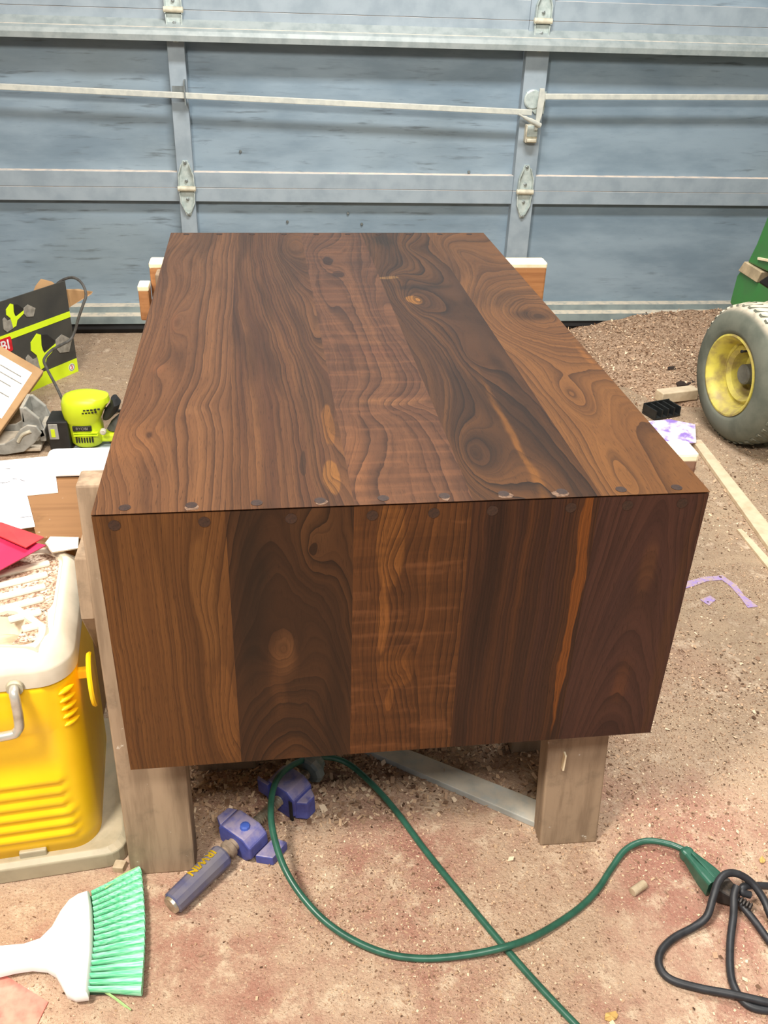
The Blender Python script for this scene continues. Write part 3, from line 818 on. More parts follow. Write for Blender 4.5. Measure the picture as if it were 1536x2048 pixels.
MB().prism([(0.220, -0.026), (0.231, -0.044), (0.250, -0.044), (0.260, -0.026)], -0.028, 0.010, 'xy').build('cheek', m_blue, j2, 0.003)
MB().prism([(0.213, 0.018), (0.219, 0.018), (0.219, 0.044), (0.213, 0.040)], -0.005, 0.024, 'xy').build('ear', m_blue, j2, 0.001)
MB().prism([(0.2165, -0.020), (0.219, -0.020), (0.219, -0.026), (0.2165, -0.026)], -0.030, 0.012, 'xy').build('seam', m_rubber, j2)
cl = MB().lathe([(0.282, 0.009), (0.284, 0.020), (0.288, 0.024), (0.297, 0.024), (0.301, 0.018), (0.308, 0.013), (0.314, 0.011)], 10).build('clutch', m_teal, clamp, 0.001)
MB().box(0.286, 0.296, 0.016, 0.030, -0.010, 0.020).build('release_tab', m_teal, cl, 0.002)

# ------------------------------------------------------------------ hand brush
m_white = plain('white_plastic', (252, 252, 250), 0.35, (246, 246, 246), 8)
m_green = Mat('green_bristle', 0.45, 0.4)
_x, _y, _z = m_green.coords()
_n = m_green.noise(_x * 40.0, _y * 500.0, _z * 500.0, 1.0, 2, 0.5)
m_green.color(m_green.mix(_n.step(0.35, 0.65), (172, 240, 206), (104, 214, 158)))
m_green = m_green.m
m_gapshade = plain('bristle_gap_shade', (20, 70, 48), 0.8)  # dark green for the shade painted between the tufts
m_straw = plain('straw_bristle', (176, 214, 140), 0.5)
brush = tag(empty('hand_brush', (-0.3119, 0.7925, 0.0000)), 'white plastic hand brush with mint green bristles lying on the floor', 'brush')
bo_ = Vector((-0.3119, 0.7925, 0.0000))
def rel(p):
    return tuple(Vector(p) - bo_)
outline = [(-0.4340, 0.7705, 0.0300), (-0.4040, 0.7734, 0.0300), (-0.3793, 0.7740, 0.0300), (-0.3494, 0.7741, 0.0300), (-0.3317, 0.7797, 0.0300), (-0.3207, 0.7947, 0.0300), (-0.3136, 0.8180, 0.0300), (-0.3054, 0.8342, 0.0300), (-0.2938, 0.8434, 0.0300), (-0.2789, 0.8461, 0.0300), (-0.2715, 0.8204, 0.0300), (-0.2654, 0.7898, 0.0300), (-0.2603, 0.7534, 0.0300), (-0.2579, 0.7191, 0.0300), (-0.2568, 0.6967, 0.0300), (-0.2728, 0.6956, 0.0300), (-0.2847, 0.7019, 0.0300), (-0.2947, 0.7171, 0.0300), (-0.3032, 0.7299, 0.0300), (-0.3159, 0.7385, 0.0300), (-0.3351, 0.7423, 0.0300), (-0.3561, 0.7408, 0.0300), (-0.3707, 0.7381, 0.0300), (-0.3967, 0.7331, 0.0300), (-0.4230, 0.7308, 0.0300)]
poly = [rel(p)[:2] for p in outline]
cxp, cyp = sum(p[0] for p in poly) / len(poly), sum(p[1] for p in poly) / len(poly)
def shrink(k):
    out = []
    n = len(poly)
    for i in range(n):
        a, b, c = Vector(poly[i - 1]), Vector(poly[i]), Vector(poly[(i + 1) % n])
        t = (c - a).normalized()
        out.append((b.x + t.y * k, b.y - t.x * k))
    return out
MB().loft([[(x_, y_, z_) for x_, y_ in shrink(k_)] for z_, k_ in ((0.008, 0.004), (0.011, 0.0008), (0.018, 0.0), (0.026, 0.001), (0.0295, 0.0035), (0.0305, 0.007))]).build('handle', m_white, brush, smooth=True)
tufts = 17
P0, P1 = Vector(rel((-0.2750, 0.8468, 0.0200))), Vector(rel((-0.2579, 0.7068, 0.0200)))
Q0, Q1 = Vector(rel((-0.2155, 0.8821, 0.0140))), Vector(rel((-0.1932, 0.7033, 0.0140)))
for k in range(tufts):
    t = k / (tufts - 1)
    bow = Vector((0.006 * math.sin(math.pi * t), 0, 0))
    a = P0.lerp(P1, t) + bow
    b = Q0.lerp(Q1, t) + bow * 0.8
    d = b - a
    side = d.cross(Vector((0, 0, 1))).normalized()
    w0, w1 = 0.0023, 0.0060
    rg = []
    for q, w_, hz in ((-0.03, w0, 0.006), (0.25, w0 * 1.05, 0.0066), (0.75, w1 * 0.85, 0.008), (1.0, w1, 0.009)):
        c_ = a + d * q
        rg.append([c_ + side * (w_ * math.cos(j * math.pi / 4)) + Vector((0, 0, hz * math.sin(j * math.pi / 4))) for j in range(8)])
    MB().loft(rg).build('bristle_tuft', m_green, brush, smooth=True)
MB().prism([tuple((P0 + Vector((-0.004, 0, 0)))[:2]), tuple((Q0.lerp(P0, 0.25))[:2]), tuple((Q1.lerp(P1, 0.25))[:2]), tuple((P1 + Vector((-0.004, 0, 0)))[:2])], 0.008, 0.014).build('gap_shade_sheet', m_gapshade, brush)  # dark sheet beneath the tufts, paints the shade in their gaps
for a, b in (((-0.2526, 0.7133, 0.0120), (-0.2122, 0.6890, 0.0040)), ((-0.2511, 0.7132, 0.0140), (-0.2055, 0.6846, 0.0040)), ((-0.2427, 0.7105, 0.0140), (-0.1996, 0.7035, 0.0060)), ((-0.2632, 0.8538, 0.0200), (-0.2212, 0.8830, 0.0200)), ((-0.2597, 0.8527, 0.0200), (-0.2296, 0.8721, 0.0200))):
    a, b = Vector(rel(a)), Vector(rel(b))
    MB().tube([a, a.lerp(b, 0.5) + Vector((0, 0.001, 0.002)), b], 0.0011, 6, 4).build('loose_bristle', m_straw, brush, smooth=True)

# ------------------------------------------------------------------ cords
m_gcord = plain('green_cord', (48, 98, 80), 0.34, (40, 84, 68), 60)
m_bcord = plain('black_cord', (44, 46, 50), 0.5, (32, 33, 37), 80)
m_bplug = plain('black_plug', (28, 26, 26), 0.6, (44, 40, 38), 60, dust=0.3, dust_c=(120, 104, 90))
gpts = [(0.5821, 0.8465, 0.0160), (0.5624, 0.8625, 0.0140), (0.5305, 0.8723, 0.0120), (0.4966, 0.8630, 0.0080), (0.4636, 0.8329, 0.0060), (0.4338, 0.8016, 0.0060), (0.3991, 0.7746, 0.0060), (0.3561, 0.7504, 0.0070), (0.3152, 0.7303, 0.0120), (0.2775, 0.7182, 0.0165), (0.2302, 0.7160, 0.0100), (0.1737, 0.7180, 0.0060), (0.1247, 0.7268, 0.0080), (0.0797, 0.7464, 0.0140), (0.0412, 0.7726, 0.0240), (0.0103, 0.8067, 0.0360), (-0.0106, 0.8398, 0.0500), (-0.0230, 0.8759, 0.0620), (-0.0289, 0.9121, 0.0720), (-0.0263, 0.9549, 0.0760), (-0.0134, 0.9937, 0.0720), (0.0180, 1.0342, 0.0550), (0.0569, 1.0560, 0.0380), (0.0922, 1.0518, 0.0260), (0.1276, 1.0141, 0.0180), (0.1615, 0.9621, 0.0100), (0.1962, 0.8894, 0.0060), (0.2375, 0.8069, 0.0055), (0.2801, 0.7248, 0.0052), (0.3120, 0.6677, 0.0052), (0.3444, 0.6151, 0.0052), (0.3782, 0.5621, 0.0052)]
gc = tag(empty('extension_cord', gpts[9]), 'green extension cord looping across the floor under the table', 'cord')
o0 = Vector(gpts[9])
MB().tube([Vector(p) - o0 for p in gpts], 0.0048, 12, 10).build('cable', m_gcord, gc, smooth=True)
c0, c1 = Vector((0.5783, 0.8486, 0.0160)), Vector((0.6009, 0.7837, 0.0170))
cd = (c1 - c0)
CM = Matrix.Translation(c0 - o0) @ Matrix.Rotation(math.atan2(cd.y, cd.x), 4, 'Z')
CLn = cd.length
def rr_yz(x, w, h, r, n=3):
    return [(x, a, b) for a, b, _ in rrect(-w, w, -h, h, r, 0, n)]
conn = MB().loft([rr_yz(0.0, 0.007, 0.007, 0.004), rr_yz(0.006, 0.0095, 0.009, 0.004), rr_yz(0.010, 0.0095, 0.009, 0.004), rr_yz(0.012, 0.0085, 0.009, 0.004), rr_yz(CLn * 0.7, 0.0150, 0.013, 0.005), rr_yz(CLn, 0.0165, 0.0145, 0.005)], CM).build('socket', m_gcord, gc, 0.0006)
MB().box(0.016, CLn - 0.004, -0.0025, 0.0025, 0.008, 0.0142, CM).build('socket_ridge', m_gcord, conn, 0.001)

bk = tag(empty('power_cord', (0.6314, 0.7788, 0.0000)), 'black power cord plugged into the green socket, coiled at the right edge', 'cord')
bo2 = Vector((0.6314, 0.7788, 0.0000))
def brel(ps):
    return [Vector(p) - bo2 for p in ps]
c2 = Vector((0.6231, 0.7596, 0.0160))
pd = c2 - c1
PM = Matrix.Translation(c1 - bo2) @ Matrix.Rotation(math.atan2(pd.y, pd.x), 4, 'Z')
PL = pd.length
pg = MB().loft([rr_yz(0.0, 0.0150, 0.0135, 0.004), rr_yz(PL * 0.35, 0.0150, 0.0135, 0.004), rr_yz(PL * 0.8, 0.011, 0.010, 0.004), rr_yz(PL, 0.0075, 0.0075, 0.003)], PM).build('plug', m_bplug, bk, 0.001)
for k in range(4):
    MB().lathe([(PL + 0.002 + k * 0.0045, 0.0045), (PL + 0.003 + k * 0.0045, 0.0066), (PL + 0.005 + k * 0.0045, 0.0064), (PL + 0.006 + k * 0.0045, 0.0045)], 10, PM).build('strain_rib', m_bplug, pg)
loops = [
    [(0.6217, 0.7629, 0.0160), (0.6288, 0.7475, 0.0120), (0.6365, 0.7277, 0.0080), (0.6432, 0.6989, 0.0060), (0.6528, 0.6617, 0.0060)],
    [(0.6750, 0.6251, 0.0060), (0.6647, 0.6852, 0.0070), (0.6584, 0.7262, 0.0140), (0.6555, 0.7508, 0.0240), (0.6441, 0.7705, 0.0360), (0.6256, 0.7801, 0.0450), (0.6073, 0.7802, 0.0470), (0.5916, 0.7699, 0.0440), (0.5796, 0.7542, 0.0340), (0.5673, 0.7377, 0.0180), (0.5472, 0.7295, 0.0080), (0.5139, 0.7172, 0.0060), (0.4887, 0.6996, 0.0060), (0.4786, 0.6789, 0.0060), (0.4871, 0.6600, 0.0060), (0.5188, 0.6449, 0.0070), (0.5551, 0.6310, 0.0110), (0.5995, 0.6144, 0.0120), (0.6428, 0.6035, 0.0060)],
    [(0.6190, 0.7664, 0.0400), (0.6124, 0.7566, 0.0300), (0.6050, 0.7359, 0.0180), (0.5889, 0.7055, 0.0090), (0.5738, 0.6724, 0.0060), (0.5664, 0.6469, 0.0055), (0.5693, 0.6238, 0.0055), (0.5838, 0.6119, 0.0055), (0.6173, 0.6062, 0.0055)],
    [(0.6405, 0.7617, 0.0220), (0.6290, 0.7646, 0.0260), (0.6342, 0.7709, 0.0290), (0.6525, 0.7732, 0.0260), (0.6854, 0.7747, 0.0180), (0.7394, 0.7718, 0.0100)],
]
for ps in loops:
    MB().tube(brel(ps), 0.0053, 12, 8).build('cable_loop', m_bcord, bk, smooth=True)

# ------------------------------------------------------------------ small things on the floor
m_pale = plain('pale_wood', (220, 196, 158), 0.75, (198, 170, 130), 40)
m_dowelw = plain('dowel_wood', (190, 172, 144), 0.7, (164, 144, 116), 60)
dw = MB().lathe([(-0.013, 0.0058), (-0.0125, 0.0064), (0.0125, 0.0064), (0.013, 0.0058)], 16)
do = dw.build('dowel_offcut', m_dowelw, None)
do.location = (0.4927, 0.7978, 0.0064)
do.rotation_euler = (0, 0, math.radians(28))
tag(do, 'short round dowel offcut lying beside the green socket', 'dowel')
cp = MB().prism([(-0.009, -0.006), (0.006, -0.009), (0.010, 0.005), (-0.006, 0.008)], 0.0, 0.011).build('wood_chip', m_dowelw, None, 0.001)
cp.location = (-0.2479, 0.9001, 0.0000)
tag(cp, 'small square wooden block tucked between bristles and container base', 'block')
m_leaf = plain('yellow_leaf', (206, 170, 100), 0.8, (180, 142, 86), 60)
def leaf(p, s, rz, label):
    n = 9
    vs = [(0, 0, 0.004)] + [(s * (1.0 + 0.25 * math.sin(3 * k)) * math.cos(2 * math.pi * k / n), s * 0.6 * math.sin(2 * math.pi * k / n), 0.0015 + 0.003 * (k % 2)) for k in range(n)]
    m = MB().add(vs, [(0, 1 + k, 1 + (k + 1) % n) for k in range(n)])
    o = m.build('leaf_scrap', m_leaf)
    o.location = p
    o.rotation_euler = (0, 0, rz)
    so = o.modifiers.new('thick', 'SOLIDIFY')
    so.thickness = 0.0008
    tag(o, label, 'leaf')
leaf((0.6982, 0.8314, 0.0000), 0.007, 0.8, 'yellow leaf scrap on the floor right of the black plug')
leaf((0.3940, 0.6217, 0.0000), 0.010, 0.2, 'brownish leaf scrap at the bottom edge of the picture')
m_redsheet = plain('worn_red_sheet', (206, 92, 86), 0.5, (222, 128, 112), 24, dust=0.35)
rs_ = MB().prism([(-0.4465, 0.7286), (-0.3870, 0.7581), (-0.3793, 0.7519), (-0.3097, 0.7056), (-0.3157, 0.6845), (-0.3278, 0.6316), (-0.4209, 0.6404)], 0.0008, 0.0026)
tag(rs_.build('red_sheet', m_redsheet), 'worn red plastic sheet on the floor below the hand brush', 'sheet')
m_strip = plain('pale_strip', (216, 196, 164), 0.7, (192, 170, 138), 30, dust=0.4)
tag(MB().prism([(1.1591, 2.2020), (1.1851, 2.2039), (1.1591, 1.6876), (1.1435, 1.4781), (1.1011, 1.4012), (1.1088, 1.6123)], 0.0008, 0.012).build('wood_strip', m_strip, None, 0.001), 'long pale wooden strip on the floor between table and tractor wheel', 'strip')
tag(MB().prism([(1.0786, 1.7399), (1.0909, 1.7391), (1.0987, 1.5656), (1.0750, 1.5190)], 0.0006, 0.006).build('wood_sliver', m_strip), 'short thin wooden sliver on the floor nearer than the long strip', 'strip')
m_lilac = Mat('lilac_print', 0.5, 0.4)
_x, _y, _z = m_lilac.coords()
_n = m_lilac.noise(_x, _y, _z, 22.0, 4)
m_lilac.color(m_lilac.mix(_n.step(0.40, 0.58), (150, 122, 204), (238, 232, 240)))
m_lilac = m_lilac.m
pk = [(1.0471, 2.2943, 0.0300), (1.1295, 2.3043, 0.0300), (1.1961, 2.2760, 0.0260), (1.1592, 2.1772, 0.0180), (1.0859, 2.1705, 0.0200), (1.0531, 2.1805, 0.0220)]
m = MB().loft([[(x_, y_, z_ - 0.004) for x_, y_, z_ in pk], pk])
m.box(pk[1][0] - 0.03, pk[2][0] - 0.03, pk[4][1] + 0.02, pk[1][1] - 0.01, 0.002, 0.018)
tag(m.build('purple_packet', m_lilac, None, 0.002), 'flat purple and white plastic packet beside the table edge', 'packet')
m_blackp = plain('black_plastic', (34, 36, 36), 0.5, (22, 24, 24), 40)
bt = tag(empty('black_tray', (1.1404, 2.3965, 0.0000), math.radians(18)), 'small black ribbed plastic piece behind the purple packet', 'scrap')
MB().box(-0.045, 0.05, -0.03, 0.03, 0.001, 0.008).build('tray_floor', m_blackp, bt, 0.001)
for k in range(5):
    MB().box(-0.045 + k * 0.0225, -0.041 + k * 0.0225, -0.03, 0.03, 0.008, 0.032).build('fin', m_blackp, bt, 0.0005)
MB().box(-0.045, 0.05, 0.026, 0.03, 0.008, 0.034).build('back_rim', m_blackp, bt, 0.0005)
oc = MB().box(-0.065, 0.065, -0.02, 0.02, 0.0, 0.034).build('wood_offcut', m_strip, None, 0.003)
oc.location = (1.2215, 2.4814, 0.0000)
oc.location.z = 0.012
oc.rotation_euler = (0, 0, math.radians(12))
tag(oc, 'pale wooden offcut poking out from behind the tractor tyre', 'offcut')
m_bark = plain('dark_bark', (52, 38, 30), 0.9, (36, 26, 20), 40, bump=0.5)
for (p_, s_, r_, lb_) in (((1.3095, 2.6656, 0.0300), 0.06, 0.15, 'dark flat bark scrap high on the sawdust beside the tyre'), ((1.2810, 2.5659, 0.0200), 0.04, 0.4, 'dark lumpy bark scrap low on the sawdust beside the tyre')):
    bb = MB().prism([(-s_, -0.012), (-s_ * 0.3, -0.018), (s_, -0.010), (s_ * 0.9, 0.012), (0, 0.018), (-s_ * 0.8, 0.008)], 0, 0.014).build('bark_scrap', m_bark, None, 0.003)
    bb.location = p_
    bb.rotation_euler = (0.1, 0.05, r_)
    tag(bb, lb_, 'bark')
m_paint = plain('purple_paint', (166, 142, 196), 0.9, (188, 164, 158), 90)
pp_ = [(0.8394, 1.5203, 0.0016), (0.8740, 1.5329, 0.0016), (0.9173, 1.5490, 0.0016), (0.9579, 1.5520, 0.0016), (0.9699, 1.5228, 0.0016), (0.9715, 1.4822, 0.0016), (0.9773, 1.4427, 0.0016)]
pm = MB()
wd = [0.008, 0.010, 0.008, 0.009, 0.008, 0.006, 0.012]
top_, bot_ = [], []
for i, p_ in enumerate(pp_):
    a_, b_ = Vector(pp_[max(i - 1, 0)]), Vector(pp_[min(i + 1, len(pp_) - 1)])
    t_ = (b_ - a_).normalized()
    nrm = Vector((-t_.y, t_.x, 0)) * wd[i]
    top_.append(tuple((Vector(p_) + nrm)[:2]))
    bot_.append(tuple((Vector(p_) - nrm)[:2]))
pm.prism(top_ + bot_[::-1], 0.0004, 0.0016)
pm.prism([(0.8754, 1.4765), (0.9031, 1.4890), (0.9099, 1.4742), (0.8858, 1.4546)], 0.0004, 0.0014)
tag(pm.build('paint_mark', m_paint, floor), 'curved purple paint mark on the floor')

# ------------------------------------------------------------------ power tool cartons at the back left
m_lime = plain('lime_plastic', (206, 226, 40), 0.4, (194, 216, 34), 10)
m_limeprint = plain('lime_print', (214, 240, 36), 0.5, (206, 232, 30), 10)
m_dkprint = plain('charcoal_print', (66, 66, 62), 0.5, (52, 54, 54), 9, dust=0.3, dust_c=(110, 104, 92))
m_greyprint = plain('grey_print', (150, 146, 136), 0.6, (120, 116, 108), 60)
m_redprint = plain('red_print', (212, 30, 42), 0.5)
m_whiteprint = plain('white_print', (248, 248, 248), 0.6)
m_grey = plain('grey_casting', (160, 160, 154), 0.5, (130, 130, 124), 40, dust=0.6, dust_c=(206, 194, 172))
m_blk = plain('black_grip', (38, 38, 38), 0.5, (26, 26, 27), 30)
# local frame: x along the printed face (to the right, away), -y out of the face
fa = math.atan2(2.803 - 2.601, -0.629 + 0.771)
carton = tag(empty('tool_carton', (-0.629, 2.803, 0), fa), 'charcoal power tool carton with lime stripes and printed tool pictures', 'carton')
CH, CW, CD = 0.290, 0.46, 0.15
t_ = 0.004
MB().box(-CW, 0, 0, t_, 0, CH).build('front_panel', m_dkprint, carton)
MB().box(-CW, 0, CD - t_, CD, 0, 0.20).build('back_panel', m_dkprint, carton)
MB().box(-t_, 0, t_, CD - t_, 0, 0.20).build('side_panel', m_dkprint, carton)
MB().box(-CW, -CW + t_, t_, CD - t_, 0, 0.20).build('side_panel', m_dkprint, carton)
MB().box(-CW + t_, -t_, t_, CD - t_, 0.002, 0.008).build('carton_floor', m_carddark, carton)
MB().add([(-0.002, 0.012, 0.196), (0.020, 0.012, 0.204), (0.078, -0.02, 0.232), (0.086, -0.02, 0.238), (0.050, 0.0, 0.252), (-0.002, 0.012, 0.262)], [(0, 1, 2, 3, 4, 5)]).build('side_flap', m_card, carton).modifiers.new('thick', 'SOLIDIFY').thickness = 0.003
MB().add([(-0.13, 0.006, 0.270), (-0.02, 0.006, 0.274), (-0.04, 0.012, 0.296), (-0.075, 0.014, 0.312), (-0.10, 0.012, 0.298)], [(0, 1, 2, 3, 4)]).build('top_tuck', m_card, carton).modifiers.new('thick', 'SOLIDIFY').thickness = 0.003
FM = Matrix(((1, 0, 0, 0), (0, 0, 1, -0.0002), (0, 1, 0, 0), (0, 0, 0, 1)))
def on_face(poly, mat, name, parent, d=0.0012):
    return MB().prism(poly, -d, 0.0, 'xz').build(name, mat, parent)
on_face([(-CW, 0.176), (-0.001, 0.178), (-0.001, 0.196), (-CW, 0.194)], m_limeprint, 'stripe', carton)
low = on_face([(-CW, 0.0), (-0.001, 0.0), (-0.001, 0.044), (-CW, 0.044)], m_limeprint, 'stripe', carton)
def tool_picture(ox, oz, s, q):
    p = on_face([(ox + a * s, oz + b * q) for a, b in ((0.030, 0.125), (0.060, 0.150), (0.075, 0.140), (0.070, 0.100), (0.072, 0.080), (0.078, 0.066), (0.130, 0.086), (0.134, 0.074), (0.082, 0.045), (0.070, 0.015), (0.050, 0.010), (0.045, 0.070), (0.026, 0.095))], m_limeprint, 'tool_print', carton, 0.0018)
    on_face([(ox + a * s, oz + b * q) for a, b in ((0.0, 0.075), (0.012, 0.085), (0.028, 0.060), (0.044, 0.062), (0.05, 0.008), (0.012, -0.002), (-0.004, 0.02))], m_greyprint, 'base_print', p, 0.0022)
    on_face([(ox + a * s, oz + b * q) for a, b in ((0.132, 0.100), (0.160, 0.112), (0.200, 0.078), (0.180, 0.035), (0.140, 0.045), (0.126, 0.070))], m_greyprint, 'bag_print', p, 0.0024)
    on_face([(ox + a * s, oz + b * q) for a, b in ((0.076, 0.138), (0.10, 0.132), (0.128, 0.098), (0.118, 0.088), (0.08, 0.075), (0.073, 0.1))], m_blk, 'grip_print', p, 0.0020)
tool_picture(-0.193, 0.046, 0.92, 0.80)
tool_picture(-0.248, 0.202, 0.60, 0.50)
lbm = MB().prism([(-0.36, 0.143), (-0.236, 0.143), (-0.232, 0.147), (-0.232, 0.183), (-0.236, 0.187), (-0.36, 0.187)], -0.0022, 0.0, 'xz').build('red_tag', m_redprint, carton)
tm = text_mesh('BI', 0.040, 0.0003, 1.0)
put_mesh('lettering', tm, m_whiteprint, lbm, Matrix.Translation((-0.257, -0.0026, 0.165)) @ Matrix.Rotation(math.pi / 2, 4, 'X'))
bg = MB().lathe([(-0.0016, 0.0001), (-0.0016, 0.0125), (0.0, 0.0125)], 20, Matrix.Translation((-0.026, 0, 0.022)) @ Matrix.Rotation(math.pi / 2, 4, 'Z')).build('badge', m_whiteprint, carton)
MB().lathe([(-0.0020, 0.0085), (-0.0020, 0.0112), (-0.001, 0.0112)], 20, Matrix.Translation((-0.026, 0, 0.022)) @ Matrix.Rotation(math.pi / 2, 4, 'Z'), cap=False).build('badge_ring', m_greyprint, bg)
put_mesh('lettering', text_mesh('3', 0.017, 0.0003), m_redprint, bg, Matrix.Translation((-0.026, -0.0024, 0.022)) @ Matrix.Rotation(math.pi / 2, 4, 'X'))
# flexible cord that loops over the carton down to the tool
m_dkcord = plain('dusty_grey_cord', (92, 90, 86), 0.6, (66, 64, 62), 60)

# parcel in front of it
pA, pB, pD = Vector((-0.6583, 2.5123, 0.1200)), Vector((-0.7664, 2.0398, 0.0240)), Vector((-0.7954, 2.5581, 0.1920))
parcel = tag(empty('parcel_box', pB), 'tan cardboard parcel with white shipping label leaning on the tool carton', 'parcel')
eu, ev = (pB - pA), (pD - pA)
en = ev.cross(eu).normalized()
if en.z < 0:
    en = -en
ptop = [pA - pB, Vector((0, 0, 0)), ev, ev + pA - pB]
MB().loft([[tuple(p - en * 0.020) for p in ptop], [tuple(p) for p in ptop]]).build('box_body', m_card, parcel, 0.003)
def on_parcel(a, b, h=0.0):
    return tuple(pA - pB + eu * a + ev * b + en * h)
qs = ((0.07, 0.14), (0.50, 0.10), (0.50, 0.95), (0.07, 0.95))
lb_o = MB().loft([[on_parcel(a, b, 0.0002) for a, b in qs], [on_parcel(a, b, 0.001) for a, b in qs]]).build('shipping_label', m_paper, parcel)
for k, (a, w_) in enumerate(((0.14, 0.20), (0.19, 0.28), (0.25, 0.16), (0.33, 0.24), (0.40, 0.12))):
    rct = ((a, 0.45 - w_), (a + 0.008, 0.45 - w_), (a + 0.008, 0.45 + w_), (a, 0.45 + w_))
    MB().loft([[on_parcel(p, q, 0.001) for p, q in rct], [on_parcel(p, q, 0.0014) for p, q in rct]]).build('print_line', m_greyprint, lb_o)
pkq = tag(MB().box(-0.05, 0.0, 0, 0.05, 0, 0.30).build('pale_packet', m_paper, None, 0.006), 'pale upright packet standing inside the charcoal tool carton', 'packet')
pkq.location = (-0.815, 2.60, 0.009)
pkq.rotation_euler = (0, 0, fa)

# ------------------------------------------------------------------ lime power tool
tool = tag(empty('biscuit_joiner', (-0.515, 2.27, 0)), 'lime green corded power tool with grey tilting fence on the floor', 'power tool')
def ell(cx, cy, z, rx, ry, n=20, sq=0.0):
    out = []
    for k in range(n):
        t = 2 * math.pi * k / n
        c, s = math.cos(t), math.sin(t)
        e = 1.0 - sq
        out.append((cx + rx * math.copysign(abs(c) ** e, c), cy + ry * math.copysign(abs(s) ** e, s), z))
    return out
tb = MB().loft([ell(0.005, 0.0, 0.012, 0.036, 0.034), ell(0.005, 0, 0.020, 0.043, 0.040), ell(0.005, 0, 0.060, 0.044, 0.041, sq=0.15), ell(0.002, 0, 0.078, 0.043, 0.041, sq=0.2), ell(0.000, 0, 0.084, 0.046, 0.043, sq=0.25), ell(0.004, 0, 0.110, 0.054, 0.045, sq=0.25), ell(0.012, 0, 0.132, 0.062, 0.045, sq=0.2), ell(0.014, 0, 0.146, 0.058, 0.040, sq=0.15), ell(0.012, 0, 0.153, 0.044, 0.030), ell(0.012, 0, 0.155, 0.02, 0.014)]).build('motor_body', m_lime, tool, smooth=True)
for k in range(5):
    MB().box(0.012 + k * 0.009, 0.018 + k * 0.009, -0.046, -0.040, 0.122 + k * 0.0006, 0.125 + k * 0.0006).build('vent_slot', m_blk, tb)
    MB().box(0.008 + k * 0.008, 0.013 + k * 0.008, -0.0462, -0.040, 0.114 + k * 0.0006, 0.117 + k * 0.0006).build('vent_slot', m_blk, tb)
for k in range(7):
    MB().box(-0.018 + k * 0.0068, -0.0146 + k * 0.0068, -0.0425, -0.036, 0.030, 0.044, Matrix.Shear('XZ', 4, (0.0, 0.0))).build('vent_slot', m_blk, tb)
npl = MB().box(-0.022, 0.026, -0.0445, -0.038, 0.064, 0.078).build('name_plate', m_blk, tb, 0.001)
put_mesh('lettering', text_mesh('RYOBI', 0.011, 0.0002), m_greyprint, npl, Matrix.Translation((0.002, -0.0448, 0.071)) @ Matrix.Rotation(math.pi / 2, 4, 'X'))
for z_ in (0.056, 0.049):
    MB().box(-0.022, 0.040, -0.0435, -0.036, z_, z_ + 0.003).build('trim_band', m_limeprint, tb)
MB().loft([ell(0.062, 0.0, 0.086, 0.012, 0.026, 12), ell(0.075, 0, 0.104, 0.018, 0.028, 12), ell(0.088, 0, 0.126, 0.014, 0.028, 12), ell(0.086, 0, 0.140, 0.008, 0.02, 12)]).build('rear_grip', m_blk, tool, smooth=True)
hd = MB().box(0.040, 0.125, -0.018, 0.018, 0.018, 0.042).build('handle', m_lime, tool, 0.006)
MB().box(0.085, 0.160, -0.020, 0.022, 0.002, 0.022).build('handle_pad', m_blk, hd, 0.004)
MB().loft([ell(0.085, 0.01, 0.046, 0.030, 0.022, 12), ell(0.110, 0.01, 0.070, 0.040, 0.030, 12), ell(0.140, 0.01, 0.100, 0.036, 0.032, 12), ell(0.155, 0.012, 0.120, 0.02, 0.02, 12)]).build('dust_bag', plain('grey_bag', (92, 92, 88), 0.85, (60, 60, 58), 30), tool, smooth=True)
MB().lathe([(-0.012, 0.006), (-0.010, 0.008), (0.0, 0.008)], 12, Matrix.Translation((0.054, -0.034, 0.060)) @ Matrix.Rotation(math.pi / 2, 4, 'Z')).build('spindle_lock', m_roller, tool)
fb = MB().box(-0.088, -0.034, -0.038, 0.036, 0.006, 0.090).build('fence_block', m_blk, tool, 0.004)
MB().box(-0.084, -0.060, -0.041, -0.037, 0.040, 0.084).build('fence_gauge', m_grey, fb, 0.002)
MB().box(-0.078, -0.068, -0.0425, -0.040, 0.048, 0.070).build('gauge_mark', m_lime, fb)
fence = MB().prism([(-0.155, 0.055), (-0.145, 0.125), (-0.135, 0.128), (-0.105, 0.095), (-0.095, 0.045), (-0.125, 0.035)], -0.030, -0.018, 'xz')
fence.prism([(-0.155, 0.055), (-0.145, 0.125), (-0.135, 0.128), (-0.105, 0.095), (-0.095, 0.045), (-0.125, 0.035)], 0.050, 0.062, 'xz')
fence.box(-0.150, -0.140, -0.030, 0.062, 0.085, 0.128)
fence.box(-0.112, -0.096, -0.030, 0.062, 0.030, 0.066)
fo = fence.build('fence_bracket', m_grey, tool, 0.003)
for s_, y_ in ((0, -0.052), (1, 0.066)):
    arc = [(-0.245, 0.010), (-0.240, 0.034), (-0.195, 0.038), (-0.168, 0.054), (-0.150, 0.078), (-0.130, 0.090), (-0.108, 0.086), (-0.098, 0.066), (-0.118, 0.040), (-0.150, 0.014), (-0.20, 0.006)]
    MB().prism(arc, y_ - 0.004, y_ + 0.004, 'xz').build('side_plate', m_grey, fo, 0.002)
    MB().tube([(-0.160, y_ - 0.0055, 0.044), (-0.146, y_ - 0.0055, 0.064), (-0.124, y_ - 0.0055, 0.074)], 0.0045, 8, 4).build('arc_slot', m_roller, fo, smooth=True)
bp = MB().box(-0.275, -0.110, -0.048, 0.062, 0.010, 0.020)
bp.box(-0.290, -0.262, -0.055, 0.070, 0.004, 0.030)
